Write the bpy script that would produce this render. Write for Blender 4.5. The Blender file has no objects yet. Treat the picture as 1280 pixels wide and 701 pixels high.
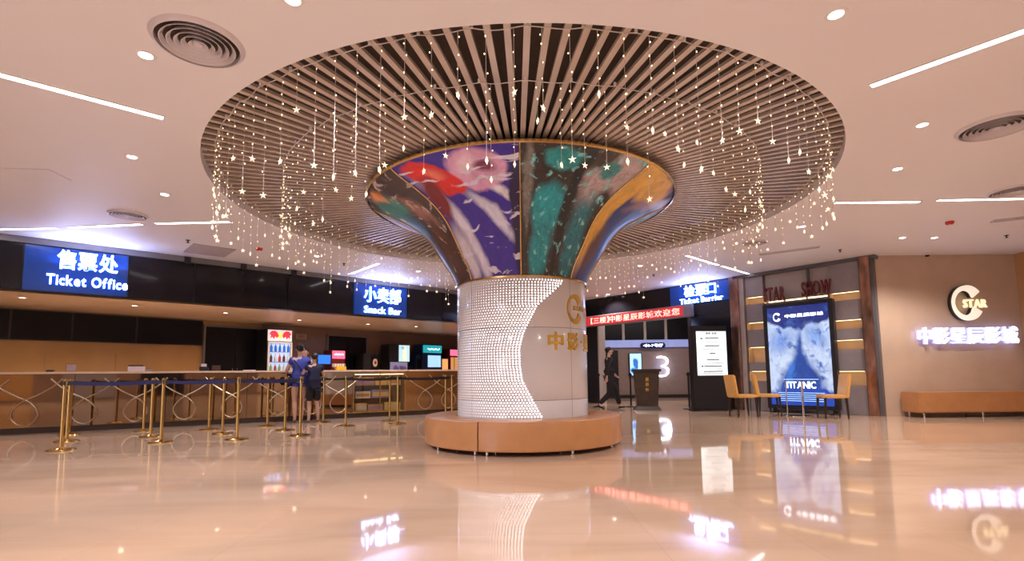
import bpy, bmesh, math, random
import numpy as np
from mathutils import Vector, Matrix
random.seed(7)
SC = bpy.context.scene
COL = SC.collection
PI = math.pi

# ------------------------------------------------------------------ camera
EYE = 0.95                       # metres above the floor
FPX, PITCH, ROLL, CY, CX = 651.08, 0.0922, -0.0117, 407.75, 640.0
cam_d = bpy.data.cameras.new('camera'); cam = bpy.data.objects.new('camera', cam_d); COL.objects.link(cam)
c_, s_ = math.cos(PITCH), math.sin(PITCH); cr_, sr_ = math.cos(ROLL), math.sin(ROLL)
RT = Vector((cr_, -sr_*s_, sr_*c_)); UP = Vector((-sr_, -cr_*s_, cr_*c_)); FW = Vector((0, c_, s_))
cam.matrix_world = Matrix(((RT.x, UP.x, -FW.x, 0), (RT.y, UP.y, -FW.y, 0), (RT.z, UP.z, -FW.z, EYE), (0, 0, 0, 1)))
cam_d.sensor_fit = 'HORIZONTAL'; cam_d.sensor_width = 36; cam_d.lens = FPX/1280*36
cam_d.shift_y = (CY-350.5)/1280
cam_d.clip_start = 0.05; cam_d.clip_end = 200
SC.camera = cam

# ------------------------------------------------------------------ world, exposure
w = bpy.data.worlds.new('ambient_fill'); SC.world = w; w.use_nodes = True  # even ambient light added to brighten the hall through the rear gap
bg = w.node_tree.nodes['Background']; bg.inputs[0].default_value = (0.90, 0.84, 1.0, 1); bg.inputs[1].default_value = 2.0
SC.view_settings.view_transform = 'Standard'; SC.view_settings.look = 'None'
SC.view_settings.exposure = 0.93; SC.view_settings.gamma = 1.0; SC.view_settings.use_curve_mapping = False
DOWNLIGHT_W = 100; LINEAR_E = 9.0; SIGN_E = 4.6; EM = 0.5

# ------------------------------------------------------------------ survey: picture measurements -> metres
def ray(px, py):
    x2 = (px-CX)/FPX; u2 = -(py-CY)/FPX
    x = cr_*x2-sr_*u2; u = sr_*x2+cr_*u2
    return Vector((x, c_-u*s_, s_+u*c_))
def at_z(px, py, z):
    v = ray(px, py); t = (z-EYE)/v.z; return Vector((v.x*t, v.y*t, z))
CEIL = 3.38
def on_ceil(px, py): return at_z(px, py, CEIL)
def on_floor(px, py): return at_z(px, py, 0)
class Line:                      # a vertical plane through two floor points, x along, -y into the room
    def __init__(s, A, B):
        s.A = Vector((A[0], A[1], 0)); s.d = (Vector((B[0], B[1], 0))-s.A).normalized()
        s.len = (Vector((B[0], B[1], 0))-s.A).length
        s.rz = math.atan2(s.d.y, s.d.x); s.n = Vector((s.d.y, -s.d.x, 0))   # n points to the room
    def hit(s, px, py):          # -> (along, height)
        v = ray(px, py); nn = Vector((-s.d.y, s.d.x)); t = nn.dot(s.A.xy)/nn.dot(v.xy)
        P = v*t; return ((Vector((P.x, P.y, 0))-s.A).dot(s.d), P.z+EYE)
    def p(s, a, off=0, z=0): return s.A+s.d*a+s.n*off+Vector((0, 0, z))
    def shifted(s, off): 
        A = s.A+s.n*off; B = A+s.d*s.len; return Line(A, B)
LF = Line((-8.5, 8.48), (1.78, 18.0))        # left fascia
RF = Line((1.78, 18.0), (7.61, 10.96))       # right wall / ticket barrier
CN = Line((-8.98, 9.24), (-1.44, 13.3))      # service counter front
BW = Line((-10.63, 10.73), (-2.5, 20.24))    # wall behind the counter
FW_ = Line((7.60, 10.93), (10.72, 10.93))    # beige wall with the sign
CX0, CY0 = 0.138, 7.43                       # pillar axis

# ------------------------------------------------------------------ mesh builder
class MB:
    def __init__(s): s.v = []; s.f = []; s.uv = {}
    def add(s, vs, fs):
        o = len(s.v); s.v += [tuple(v) for v in vs]; s.f += [tuple(i+o for i in f) for f in fs]; return s
    def box(s, x0, x1, y0, y1, z0, z1, bev=0.0):
        if bev <= 0:
            return s.add([(x0,y0,z0),(x1,y0,z0),(x1,y1,z0),(x0,y1,z0),(x0,y0,z1),(x1,y0,z1),(x1,y1,z1),(x0,y1,z1)],
                     [(0,3,2,1),(4,5,6,7),(0,1,5,4),(1,2,6,5),(2,3,7,6),(3,0,4,7)])
        bm = bmesh.new(); bmesh.ops.create_cube(bm, size=1)
        for v in bm.verts: v.co = Vector(((x0+x1)/2+v.co.x*(x1-x0), (y0+y1)/2+v.co.y*(y1-y0), (z0+z1)/2+v.co.z*(z1-z0)))
        bmesh.ops.bevel(bm, geom=bm.edges[:], offset=bev, segments=2, affect='EDGES')
        s.add([v.co for v in bm.verts], [[v.index for v in f.verts] for f in bm.faces]); bm.free(); return s
    def tube(s, pts, r, n=8, cap=True, closed=False):
        pts = [Vector(p) for p in pts]; rs = r if isinstance(r, (list, tuple)) else [r]*len(pts)
        vs = []; N = len(pts); ref = None
        for i, p in enumerate(pts):
            a = pts[i-1] if (i > 0 or closed) else p; b = pts[(i+1) % N] if (i < N-1 or closed) else p
            t = (b-a).normalized()
            if ref is None: ref = Vector((0,0,1)) if abs(t.z) < .9 else Vector((1,0,0))
            e1 = t.cross(ref).normalized(); e2 = e1.cross(t).normalized(); ref = e2
            for k in range(n):
                q = 2*PI*k/n; vs.append(p+(e1*math.cos(q)+e2*math.sin(q))*rs[i])
        fs = []
        for i in range(N if closed else N-1):
            j = (i+1) % N
            for k in range(n): fs.append((i*n+k, i*n+(k+1)%n, j*n+(k+1)%n, j*n+k))
        if cap and not closed: fs += [tuple(range(n))[::-1], tuple((N-1)*n+k for k in range(n))]
        return s.add(vs, fs)
    def lathe(s, prof, n=32, a0=0, a1=2*PI, c=(0,0)):
        full = abs(a1-a0-2*PI) < 1e-6; m = n if full else n+1; vs = []
        for k in range(m):
            a = a0+(a1-a0)*k/n
            for r, z in prof: vs.append((c[0]+r*math.cos(a), c[1]+r*math.sin(a), z))
        P = len(prof); fs = []
        for k in range(n):
            k2 = (k+1) % m
            for i in range(P-1): fs.append((k*P+i, k2*P+i, k2*P+i+1, k*P+i+1))
        return s.add(vs, fs)
    def prism(s, poly, y0, y1):      # polygon in XZ, extruded along Y (front y0 < y1)
        n = len(poly)
        vs = [(x, y0, z) for x, z in poly]+[(x, y1, z) for x, z in poly]
        fs = [tuple(range(n)), tuple(range(2*n-1, n-1, -1))]+[(i, i+n, (i+1)%n+n, (i+1)%n) for i in range(n)]
        return s.add(vs, fs)
    def slab(s, poly, z0, z1):       # polygon in XY extruded in Z
        n = len(poly)
        vs = [(x, y, z0) for x, y in poly]+[(x, y, z1) for x, y in poly]
        return s.add(vs, [tuple(range(n-1, -1, -1)), tuple(range(n, 2*n))]+[(i, (i+1)%n, (i+1)%n+n, i+n) for i in range(n)])
    def ball(s, c, r, nu=12, nv=8):
        r = (r, r, r) if not isinstance(r, (tuple, list)) else r
        vs = [(c[0], c[1], c[2]-r[2])]; 
        for j in range(1, nv):
            p = -PI/2+PI*j/nv
            for k in range(nu):
                q = 2*PI*k/nu; vs.append((c[0]+r[0]*math.cos(p)*math.cos(q), c[1]+r[1]*math.cos(p)*math.sin(q), c[2]+r[2]*math.sin(p)))
        vs.append((c[0], c[1], c[2]+r[2])); fs = []
        for k in range(nu): fs.append((0, 1+(k+1)%nu, 1+k))
        for j in range(nv-2):
            for k in range(nu): fs.append((1+j*nu+k, 1+j*nu+(k+1)%nu, 1+(j+1)*nu+(k+1)%nu, 1+(j+1)*nu+k))
        L = len(vs)-1
        for k in range(nu): fs.append((L, 1+(nv-2)*nu+k, 1+(nv-2)*nu+(k+1)%nu))
        return s.add(vs, fs)
    def mesh(s, name, mat, smooth=False):
        me = bpy.data.meshes.new(name); me.from_pydata(s.v, [], s.f); me.update()
        if mat: me.materials.append(mat)
        if smooth:
            me.shade_smooth()
            try: me.set_sharp_from_angle(angle=math.radians(38))
            except Exception: pass
        return me
    def build(s, name, mat, parent=None, smooth=False, label=None, loc=(0,0,0), rz=0):
        return obj(name, s.mesh(name, mat, smooth), parent, label, loc, rz)
def obj(name, me, parent=None, label=None, loc=(0,0,0), rz=0):
    o = bpy.data.objects.new(name, me); COL.objects.link(o); o.location = loc; o.rotation_euler = (0,0,rz)
    if parent: o.parent = parent
    if label: o['label'] = label
    return o
def thing(name, label, cat, loc=(0,0,0), rz=0, group=None):
    o = bpy.data.objects.new(name, None); COL.objects.link(o); o.location = loc; o.rotation_euler = (0,0,rz)
    o.empty_display_size = .2
    return tag(o, label, cat, group)
def tag(o, label, cat, group=None):
    o['label'] = label; o['category'] = cat
    if group: o['group'] = group
    return o
def structure(o, label=None, cat=None):
    o['kind'] = 'structure'
    if label: o['label'] = label
    if cat: o['category'] = cat
    return o
def copy_tree(o, parent=None):
    c = o.copy(); COL.objects.link(c); c.parent = parent
    for ch in list(o.children): copy_tree(ch, c)
    return c

# ------------------------------------------------------------------ materials
def mat(name, col, rough=.5, metal=0., var=.06, scale=6., bump=0., emit=None, es=0., spec=.5, coat=0., stretch=(1,1,1), detail=3):
    m = bpy.data.materials.new(name); m.use_nodes = True; nt = m.node_tree; b = nt.nodes['Principled BSDF']
    tc = nt.nodes.new('ShaderNodeTexCoord'); mp = nt.nodes.new('ShaderNodeMapping'); mp.inputs['Scale'].default_value = stretch
    nz = nt.nodes.new('ShaderNodeTexNoise'); nz.inputs['Scale'].default_value = scale; nz.inputs['Detail'].default_value = detail
    nt.links.new(tc.outputs['Object'], mp.inputs[0]); nt.links.new(mp.outputs[0], nz.inputs['Vector'])
    rp = nt.nodes.new('ShaderNodeValToRGB')
    rp.color_ramp.elements[0].position = .3; rp.color_ramp.elements[1].position = .7
    rp.color_ramp.elements[0].color = tuple(max(0, x*(1-var)) for x in col)+(1,); rp.color_ramp.elements[1].color = tuple(min(1, x*(1+var)) for x in col)+(1,)
    nt.links.new(nz.outputs[0], rp.inputs[0]); nt.links.new(rp.outputs[0], b.inputs['Base Color'])
    b.inputs['Roughness'].default_value = rough; b.inputs['Metallic'].default_value = metal; b.inputs['Specular IOR Level'].default_value = spec
    b.inputs['Coat Weight'].default_value = coat; b.inputs['Coat Roughness'].default_value = .05
    if bump:
        bp = nt.nodes.new('ShaderNodeBump'); bp.inputs['Strength'].default_value = bump; bp.inputs['Distance'].default_value = .01
        nt.links.new(nz.outputs[0], bp.inputs['Height']); nt.links.new(bp.outputs[0], b.inputs['Normal'])
    if emit:
        b.inputs['Emission Color'].default_value = tuple(emit)+(1,); b.inputs['Emission Strength'].default_value = es*EM
    return m
def paint(name, base, blobs, rough=.25, warp=.12, wscale=3., coords='Generated', axes='XZ', grain=.25, gscale=9., emit=0., streaks=None, coat=.4):
    """A printed picture: soft warped patches of colour on a grained ground; u,v in 0..1 across the panel."""
    m = bpy.data.materials.new(name); m.use_nodes = True; nt = m.node_tree; N = nt.nodes; Lk = nt.links; b = N['Principled BSDF']
    tc = N.new('ShaderNodeTexCoord'); src = tc.outputs['UV' if coords == 'UV' else 'Generated']
    sp = N.new('ShaderNodeSeparateXYZ'); Lk.new(src, sp.inputs[0]); cb = N.new('ShaderNodeCombineXYZ')
    Lk.new(sp.outputs['XYZ'.index(axes[0])], cb.inputs[0]); Lk.new(sp.outputs['XYZ'.index(axes[1])], cb.inputs[1])
    nz = N.new('ShaderNodeTexNoise'); nz.inputs['Scale'].default_value = wscale; nz.inputs['Detail'].default_value = 4; Lk.new(cb.outputs[0], nz.inputs['Vector'])
    sb = N.new('ShaderNodeVectorMath'); sb.operation = 'SUBTRACT'; Lk.new(nz.outputs['Color'], sb.inputs[0]); sb.inputs[1].default_value = (.5,.5,.5)
    sc = N.new('ShaderNodeVectorMath'); sc.operation = 'SCALE'; Lk.new(sb.outputs[0], sc.inputs[0]); sc.inputs['Scale'].default_value = warp*2
    ad = N.new('ShaderNodeVectorMath'); Lk.new(cb.outputs[0], ad.inputs[0]); Lk.new(sc.outputs[0], ad.inputs[1])
    g = N.new('ShaderNodeTexNoise'); g.inputs['Scale'].default_value = gscale; g.inputs['Detail'].default_value = 6; g.inputs['Distortion'].default_value = 1.2; Lk.new(cb.outputs[0], g.inputs['Vector'])
    def mix(a, f, c2):
        x = N.new('ShaderNodeMix'); x.data_type = 'RGBA'
        if isinstance(f, float): x.inputs[0].default_value = f
        else: Lk.new(f, x.inputs[0])
        if isinstance(a, tuple): x.inputs[6].default_value = a+(1,)
        else: Lk.new(a, x.inputs[6])
        if isinstance(c2, tuple): x.inputs[7].default_value = c2+(1,)
        else: Lk.new(c2, x.inputs[7])
        return x.outputs[2]
    cur = base
    for (cx, cy, rx, ry, rot, colr, soft) in blobs:
        mp = N.new('ShaderNodeMapping'); mp.vector_type = 'TEXTURE'
        mp.inputs['Location'].default_value = (cx, cy, 0); mp.inputs['Rotation'].default_value = (0,0,math.radians(rot)); mp.inputs['Scale'].default_value = (rx, ry, 1)
        Lk.new(ad.outputs[0], mp.inputs[0])
        s2 = N.new('ShaderNodeVectorMath'); s2.operation = 'MULTIPLY'; s2.inputs[1].default_value = (1,1,0); Lk.new(mp.outputs[0], s2.inputs[0])
        ln = N.new('ShaderNodeVectorMath'); ln.operation = 'LENGTH'; Lk.new(s2.outputs[0], ln.inputs[0])
        mr = N.new('ShaderNodeMapRange'); mr.inputs[1].default_value = 1-soft; mr.inputs[2].default_value = 1+soft*.3; mr.inputs[3].default_value = 1; mr.inputs[4].default_value = 0
        Lk.new(ln.outputs['Value'], mr.inputs[0]); cur = mix(cur, mr.outputs[0], colr)
    if streaks:
        colr, ang, sx, sy, lo, hi = streaks
        mp = N.new('ShaderNodeMapping'); mp.inputs['Rotation'].default_value = (0,0,math.radians(ang)); mp.inputs['Scale'].default_value = (sx, sy, 1); Lk.new(ad.outputs[0], mp.inputs[0])
        n2 = N.new('ShaderNodeTexNoise'); n2.inputs['Scale'].default_value = 1; n2.inputs['Detail'].default_value = 5; Lk.new(mp.outputs[0], n2.inputs['Vector'])
        mr = N.new('ShaderNodeMapRange'); mr.inputs[1].default_value = lo; mr.inputs[2].default_value = hi; Lk.new(n2.outputs[0], mr.inputs[0])
        cur = mix(cur, mr.outputs[0], colr)
    r2 = N.new('ShaderNodeMapRange'); r2.inputs[1].default_value = .35; r2.inputs[2].default_value = .7; r2.inputs[3].default_value = 0; r2.inputs[4].default_value = grain; Lk.new(g.outputs[0], r2.inputs[0])
    if grain > 0:
        x = N.new('ShaderNodeMix'); x.data_type = 'RGBA'; x.blend_type = 'MULTIPLY'; Lk.new(r2.outputs[0], x.inputs[0])
        if isinstance(cur, tuple): x.inputs[6].default_value = cur+(1,)
        else: Lk.new(cur, x.inputs[6])
        x.inputs[7].default_value = (.25,.22,.25,1); cur = x.outputs[2]
    if emit:
        b.inputs['Emission Strength'].default_value = emit*EM
        if isinstance(cur, tuple): b.inputs['Emission Color'].default_value = cur+(1,)
        else: Lk.new(cur, b.inputs['Emission Color'])
        b.inputs['Base Color'].default_value = (.02,.02,.03,1)
    elif isinstance(cur, tuple): b.inputs['Base Color'].default_value = cur+(1,)
    else: Lk.new(cur, b.inputs['Base Color'])
    b.inputs['Roughness'].default_value = rough; b.inputs['Coat Weight'].default_value = coat; b.inputs['Coat Roughness'].default_value = .06
    return m
def glass(name, tint=(1,1,1), alpha=.18, rough=.02):
    m = bpy.data.materials.new(name); m.use_nodes = True; nt = m.node_tree; N = nt.nodes; N.remove(N['Principled BSDF'])
    t = N.new('ShaderNodeBsdfTransparent'); t.inputs[0].default_value = tint+(1,)
    g = N.new('ShaderNodeBsdfGlossy'); g.inputs['Roughness'].default_value = rough
    lw = N.new('ShaderNodeLayerWeight'); lw.inputs[0].default_value = .35
    mx = N.new('ShaderNodeMixShader'); ma = N.new('ShaderNodeMath'); ma.operation = 'MULTIPLY_ADD'; ma.inputs[1].default_value = .5; ma.inputs[2].default_value = alpha*.4
    nt.links.new(lw.outputs['Facing'], ma.inputs[0]); nt.links.new(ma.outputs[0], mx.inputs[0])
    nt.links.new(t.outputs[0], mx.inputs[1]); nt.links.new(g.outputs[0], mx.inputs[2]); nt.links.new(mx.outputs[0], N['Material Output'].inputs[0])
    return m
M = {}
M['ceil'] = mat('ceiling_paint', (.78,.76,.80), .55, var=.01, scale=.6)
M['rim'] = mat('recess_rim_paint', (.78,.75,.78), .5, var=.01)
M['slat'] = mat('slat_aluminium', (.60,.50,.44), .32, .35, var=.10, scale=2.5)
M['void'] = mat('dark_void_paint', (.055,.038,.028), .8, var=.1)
M['black'] = mat('black_gloss_panel', (.012,.011,.016), .09, var=.2, scale=2, spec=.35)
M['screen'] = mat('switched_off_screen', (.008,.008,.012), .30, var=.2, spec=.2)
M['dkmetal'] = mat('dark_metal', (.035,.035,.04), .4, .6)
M['matteblack'] = mat('matte_black_laminate', (.014,.014,.018), .35)
M['greyrail'] = mat('grey_rail', (.20,.19,.20), .4, .3)
M['beige'] = mat('beige_marble_wall', (.55,.42,.325), .16, var=.10, scale=1.2, detail=6, coat=.2)
M['beigewarm'] = mat('warm_marble_wall', (.46,.27,.12), .15, var=.12, scale=1.1, detail=6)
M['soffit'] = mat('soffit_paint', (.62,.47,.36), .45, var=.02)
M['brownwall'] = mat('brown_stone_wall', (.26,.17,.13), .22, var=.1, scale=1.4)
M['maroon'] = mat('maroon_panel', (.09,.025,.02), .3)
M['mirror'] = mat('bronze_mirror', (.42,.31,.21), .035, 1.0, var=.03, scale=.8)
M['gold'] = mat('brushed_gold', (.66,.47,.20), .22, 1.0, var=.08, scale=20)
M['brass'] = mat('polished_brass', (.60,.42,.15), .17, 1.0, var=.05, scale=12)
M['ornament'] = mat('champagne_ribbon_metal', (.62,.52,.38), .28, 1.0)
M['chrome'] = mat('chrome', (.75,.75,.78), .1, 1.0)
M['counter'] = mat('cream_stone_top', (.80,.62,.48), .15, var=.05, scale=8)
M['kick'] = mat('dark_kickboard', (.05,.035,.03), .25)
M['belt'] = mat('navy_belt', (.008,.010,.075), .6)
M['beltblack'] = mat('black_belt', (.02,.018,.025), .6)
M['leather'] = mat('tan_leather', (.50,.24,.10), .33, var=.07, scale=5, bump=.08, coat=.15)
M['chairleather'] = mat('ochre_leather', (.72,.42,.13), .38, var=.05)
M['darkwood'] = mat('dark_leg_wood', (.02,.014,.012), .4)
M['white'] = mat('white_lacquer', (.70,.68,.71), .2, var=.01, coat=.5)
M['grid'] = mat('white_perforated_sheet', (.70,.68,.76), .3, var=.02)
M['dot'] = mat('led_dot', (1,1,1), .4, emit=(.95,.95,1.), es=2.6)
M['goldpaint'] = mat('gold_letter', (.72,.48,.08), .35, .5)
M['greypanel'] = mat('grey_fabric_panel', (.28,.25,.275), .5, var=.06)
M['greylight'] = mat('light_grey_panel', (.42,.37,.35), .35, var=.05)
M['niche'] = mat('warm_niche_lining', (.85,.62,.38), .5)
M['nicheled'] = mat('niche_led', (1,.8,.5), .5, emit=(1,.68,.34), es=6)
M['copper'] = mat('antique_copper_sheet', (.34,.19,.14), .18, .75, var=.65, scale=7, stretch=(1,1,.3), detail=6, bump=.6)
M['darktrim'] = mat('dark_grey_trim', (.10,.10,.115), .35)
M['redletter'] = mat('dark_red_letter', (.16,.012,.018), .3)
M['ledwhite'] = mat('linear_diffuser', (1,1,1), .4, emit=(1,.95,.98), es=LINEAR_E)
M['lens'] = mat('downlight_lens', (1,1,1), .4, emit=(1,.90,.80), es=22)
M['warmlens'] = mat('warm_downlight_lens', (1,1,1), .4, emit=(1,.82,.6), es=10)
M['trim'] = mat('white_trim', (.78,.74,.74), .4)
M['diffuser'] = mat('grey_air_diffuser', (.62,.58,.63), .35, .1)
M['sign'] = mat('white_led_letter', (1,1,1), .4, emit=(.84,.93,1.), es=SIGN_E)
M['signhalo'] = mat('blue_letter_halo', (.2,.4,.9), .4, emit=(.06,.3,1.), es=2.4)
M['signblue'] = mat('blue_letter_glow_panel', (.01,.05,.25), .15, emit=(.006,.085,.42), es=.16)  # blue glow of the letters on the panel, put into its emission
M['gray'] = mat('grey_plastic', (.30,.29,.31), .4)
M['red'] = mat('red_plastic', (.55,.02,.02), .4)
M['bulb'] = mat('warm_bulb', (1,.8,.5), .4, emit=(1,.66,.36), es=4.5)
M['star'] = mat('warm_star', (1,.85,.65), .4, emit=(1,.74,.48), es=1.8)
M['wire'] = mat('clear_wire', (.62,.56,.54), .3)
M['skin'] = mat('skin', (.62,.38,.29), .5)
M['hair'] = mat('black_hair', (.014,.01,.01), .5, bump=.3, scale=60)
M['blueshirt'] = mat('blue_cotton', (.05,.07,.38), .8, scale=30)
M['navy'] = mat('navy_cotton', (.012,.014,.05), .8)
M['blackcloth'] = mat('black_cotton', (.012,.011,.014), .75)
M['whitecloth'] = mat('white_cotton', (.72,.68,.74), .8)
M['shoe'] = mat('shoe', (.12,.09,.09), .5)
M['redbanner'] = mat('red_led_board', (.2,.01,.01), .4, emit=(.62,.03,.04), es=1.0)
M['redtext'] = mat('red_led_text', (1,.3,.25), .4, emit=(1.,.42,.34), es=2.2)
M['glass'] = glass('clear_glass')
M['clear'] = glass('clear_acrylic', (.95,.93,.95), .35)
M['eye'] = mat('eye_white', (.8,.8,.8), .3); M['lip'] = mat('lip', (.45,.15,.14), .5)

# polished marble floor: large cream slabs with drifting veins
def floor_mat():
    m = bpy.data.materials.new('polished_marble'); m.use_nodes = True; nt = m.node_tree; N = nt.nodes; L = nt.links; b = N['Principled BSDF']
    tc = N.new('ShaderNodeTexCoord'); mp = N.new('ShaderNodeMapping'); mp.inputs['Scale'].default_value = (.35, 1.3, 1); mp.inputs['Rotation'].default_value = (0,0,.25); L.new(tc.outputs['Object'], mp.inputs[0])
    n1 = N.new('ShaderNodeTexNoise'); n1.inputs['Scale'].default_value = 1.2; n1.inputs['Detail'].default_value = 9; n1.inputs['Distortion'].default_value = .8; L.new(mp.outputs[0], n1.inputs['Vector'])
    rp = N.new('ShaderNodeValToRGB'); e = rp.color_ramp.elements; e[0].position = .25; e[0].color = (.50,.345,.24,1); e[1].position = .72; e[1].color = (.70,.51,.37,1)
    x = e.new(.48); x.color = (.62,.44,.315,1); L.new(n1.outputs[0], rp.inputs[0])
    br = N.new('ShaderNodeTexBrick'); br.offset = 0; br.inputs['Scale'].default_value = 1; br.inputs['Brick Width'].default_value = .8; br.inputs['Row Height'].default_value = .8; br.inputs['Mortar Size'].default_value = .0022
    mp2 = N.new('ShaderNodeMapping'); mp2.inputs['Rotation'].default_value = (0,0,0); L.new(tc.outputs['Object'], mp2.inputs[0]); L.new(mp2.outputs[0], br.inputs['Vector'])
    br.inputs['Color1'].default_value = (1,1,1,1); br.inputs['Color2'].default_value = (.94,.94,.94,1); br.inputs['Mortar'].default_value = (.86,.85,.84,1)
    mx = N.new('ShaderNodeMix'); mx.data_type = 'RGBA'; mx.blend_type = 'MULTIPLY'; mx.inputs[0].default_value = 1; L.new(rp.outputs[0], mx.inputs[6]); L.new(br.outputs['Color'], mx.inputs[7]); L.new(mx.outputs[2], b.inputs['Base Color'])
    b.inputs['Roughness'].default_value = .045; b.inputs['Specular IOR Level'].default_value = .8; b.inputs['IOR'].default_value = 1.6
    n2 = N.new('ShaderNodeTexNoise'); n2.inputs['Scale'].default_value = 1.6; L.new(tc.outputs['Object'], n2.inputs['Vector'])
    bp = N.new('ShaderNodeBump'); bp.inputs['Strength'].default_value = .04; bp.inputs['Distance'].default_value = .02; L.new(n2.outputs[0], bp.inputs['Height']); L.new(bp.outputs[0], b.inputs['Normal'])
    return m
M['floor'] = floor_mat()

# ------------------------------------------------------------------ lettering
_glyph = {}
def glyph(ch, bold=.0, depth=.02, res=3):
    """verts, faces, width of a glyph, height 1 = em; stands in XZ facing -Y"""
    key = (ch, bold, depth)
    if key in _glyph: return _glyph[key]
    cu = bpy.data.curves.new('glyph', 'FONT'); cu.body = ch; cu.size = 1; cu.extrude = depth; cu.offset = bold; cu.resolution_u = res
    o = bpy.data.objects.new('glyph', cu); COL.objects.link(o)
    dg = bpy.context.evaluated_depsgraph_get(); me = bpy.data.meshes.new_from_object(o.evaluated_get(dg))
    v = [tuple(x.co) for x in me.vertices]; f = [tuple(p.vertices) for p in me.polygons]
    bpy.data.objects.remove(o); bpy.data.curves.remove(cu); bpy.data.meshes.remove(me)
    if not v: _glyph[key] = ([], [], (0,0,0,0)); return _glyph[key]
    xs = [a[0] for a in v]; ys = [a[1] for a in v]
    _glyph[key] = (v, f, (min(xs), max(xs), min(ys), max(ys))); return _glyph[key]
def put_glyph(mb, ch, x0, x1, z0, z1, y=0, depth=.02, bold=0., fit=True, bend=None):
    v, f, (a, b, c, d) = glyph(ch, bold, 1.0)
    if not v: return
    out = []
    for p in v:
        X = x0+(p[0]-a)/(b-a)*(x1-x0); Z = z0+(p[1]-c)/(d-c)*(z1-z0) if fit else z0+p[1]*(z1-z0)
        Y = y-depth/2-p[2]*depth/2
        out.append(bend(X, Y, Z) if bend else (X, Y, Z))
    mb.add(out, f)
def line_of(text, parent, mat_, x0, x1, z0, z1, y=0, depth=.02, bold=0., name='letter', joined=False, label=None, bend=None):
    """Latin or CJK text filling the width x0..x1, cap height z0..z1"""
    adv = []
    for ch in text:
        if ch == ' ': adv.append(.3); continue
        v, f, (a, b, c, d) = glyph(ch, bold, 1.0); adv.append((b-a)+.09)
    k = (x1-x0)/sum(adv); x = x0; big = MB()
    top = max([glyph(ch, bold, 1.0)[2][3] for ch in text if ch != ' ']); bot = 0 if ord(text[0]) < 1000 else min([glyph(ch, bold, 1.0)[2][2] for ch in text if ch != ' '])
    for ch, ad in zip(text, adv):
        if ch != ' ':
            mb = big if joined else MB(); v, f, (a, b, c, d) = glyph(ch, bold, 1.0)
            zz = (z1-z0)/(top-bot)
            put_glyph(mb, ch, x+.04*k, x+(ad-.05)*k, z0+(c-bot)*zz, z0+(d-bot)*zz, y, depth, bold, True, bend)
            if not joined: mb.build(name, mat_, parent)
        x += ad*k
    if joined: return big.build(name, mat_, parent, label=label)
def crescent(cx, cz, R, n=40):
    """the sign's open ring: thin at the left, broad at both ends of the gap on the right"""
    out = []; inn = []
    for i in range(n+1):
        a = math.radians(38+(330-38)*i/n); t = abs(a-PI)/PI
        wdt = R*(.10+.42*min(1, (t/.72))**1.6)
        out.append((cx+R*.86*math.cos(a), cz+R*math.sin(a))); inn.append((cx+(R*.86-wdt)*math.cos(a)+wdt*.05, cz+(R-wdt)*math.sin(a)))
    return out, inn
def crescent_mb(cx, cz, R, y, depth, bend=None):
    o, i = crescent(cx, cz, R); n = len(o); mb = MB(); vs = []
    for yy in (y-depth, y):
        for p in o+i: vs.append(bend(p[0], yy, p[1]) if bend else (p[0], yy, p[1]))
    fs = []; N2 = 2*n
    for k in range(n-1):
        fs += [(k, n+k, n+k+1, k+1), (N2+k+1, N2+n+k+1, N2+n+k, N2+k), (k, k+1, N2+k+1, N2+k), (n+k+1, n+k, N2+n+k, N2+n+k+1)]
    fs += [(0, N2, N2+n, n), (n-1, 2*n-1, N2+2*n-1, N2+n-1)]
    return mb.add(vs, fs)

# ================================================================== THE SETTING
fl = MB().box(-14, 14, -8, 25, -.1, 0).build('floor', M['floor']); structure(fl, 'polished cream marble floor reflecting the lights')
R_OPEN = 4.02
ce = MB(); n = 128
inner = []; outer = []
for k in range(n):
    a = 2*PI*k/n; cx, cy = math.cos(a), math.sin(a)
    inner.append((CX0+R_OPEN*cx, CY0+R_OPEN*cy))
    t = min((14-CX0)/cx if cx > 1e-6 else 1e9, (-14-CX0)/cx if cx < -1e-6 else 1e9, (25-CY0)/cy if cy > 1e-6 else 1e9, (-8-CY0)/cy if cy < -1e-6 else 1e9)
    outer.append((CX0+t*cx, CY0+t*cy))
for z0 in (CEIL, CEIL+.06):
    ce.add([(x, y, z0) for x, y in inner+outer], [((k, (k+1)%n, n+(k+1)%n, n+k) if z0 > CEIL else (k, n+k, n+(k+1)%n, (k+1)%n)) for k in range(n)])
for (sx, sy) in ((14,25),(14,-8),(-14,25),(-14,-8)):     # fill the four corners
    near = sorted(range(n), key=lambda k: (outer[k][0]-sx)**2+(outer[k][1]-sy)**2)[:2]
    ce.add([(sx, sy, CEIL)]+[(outer[k][0], outer[k][1], CEIL) for k in near], [(0,1,2)])
ceiling = ce.build('ceiling', M['ceil']); structure(ceiling, 'pinkish white plaster ceiling with a round opening')
rim = MB(); rim.lathe([(R_OPEN, CEIL), (R_OPEN, CEIL+.3), (R_OPEN+.02, CEIL+.3), (R_OPEN+.02, CEIL)], 128, c=(CX0, CY0)); rim.build('recess_rim', M['rim'], ceiling, True)
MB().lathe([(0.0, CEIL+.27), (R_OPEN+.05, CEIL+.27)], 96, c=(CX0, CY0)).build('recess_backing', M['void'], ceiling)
SLZ = CEIL+.10
sl = MB().box(2.02, R_OPEN-.005, -.026, .026, SLZ, SLZ+.03).mesh('slat', M['slat'])
for k in range(162):
    o = obj('slat', sl, ceiling, None, (CX0, CY0, 0), 2*PI*(k+.5)/162)
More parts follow.
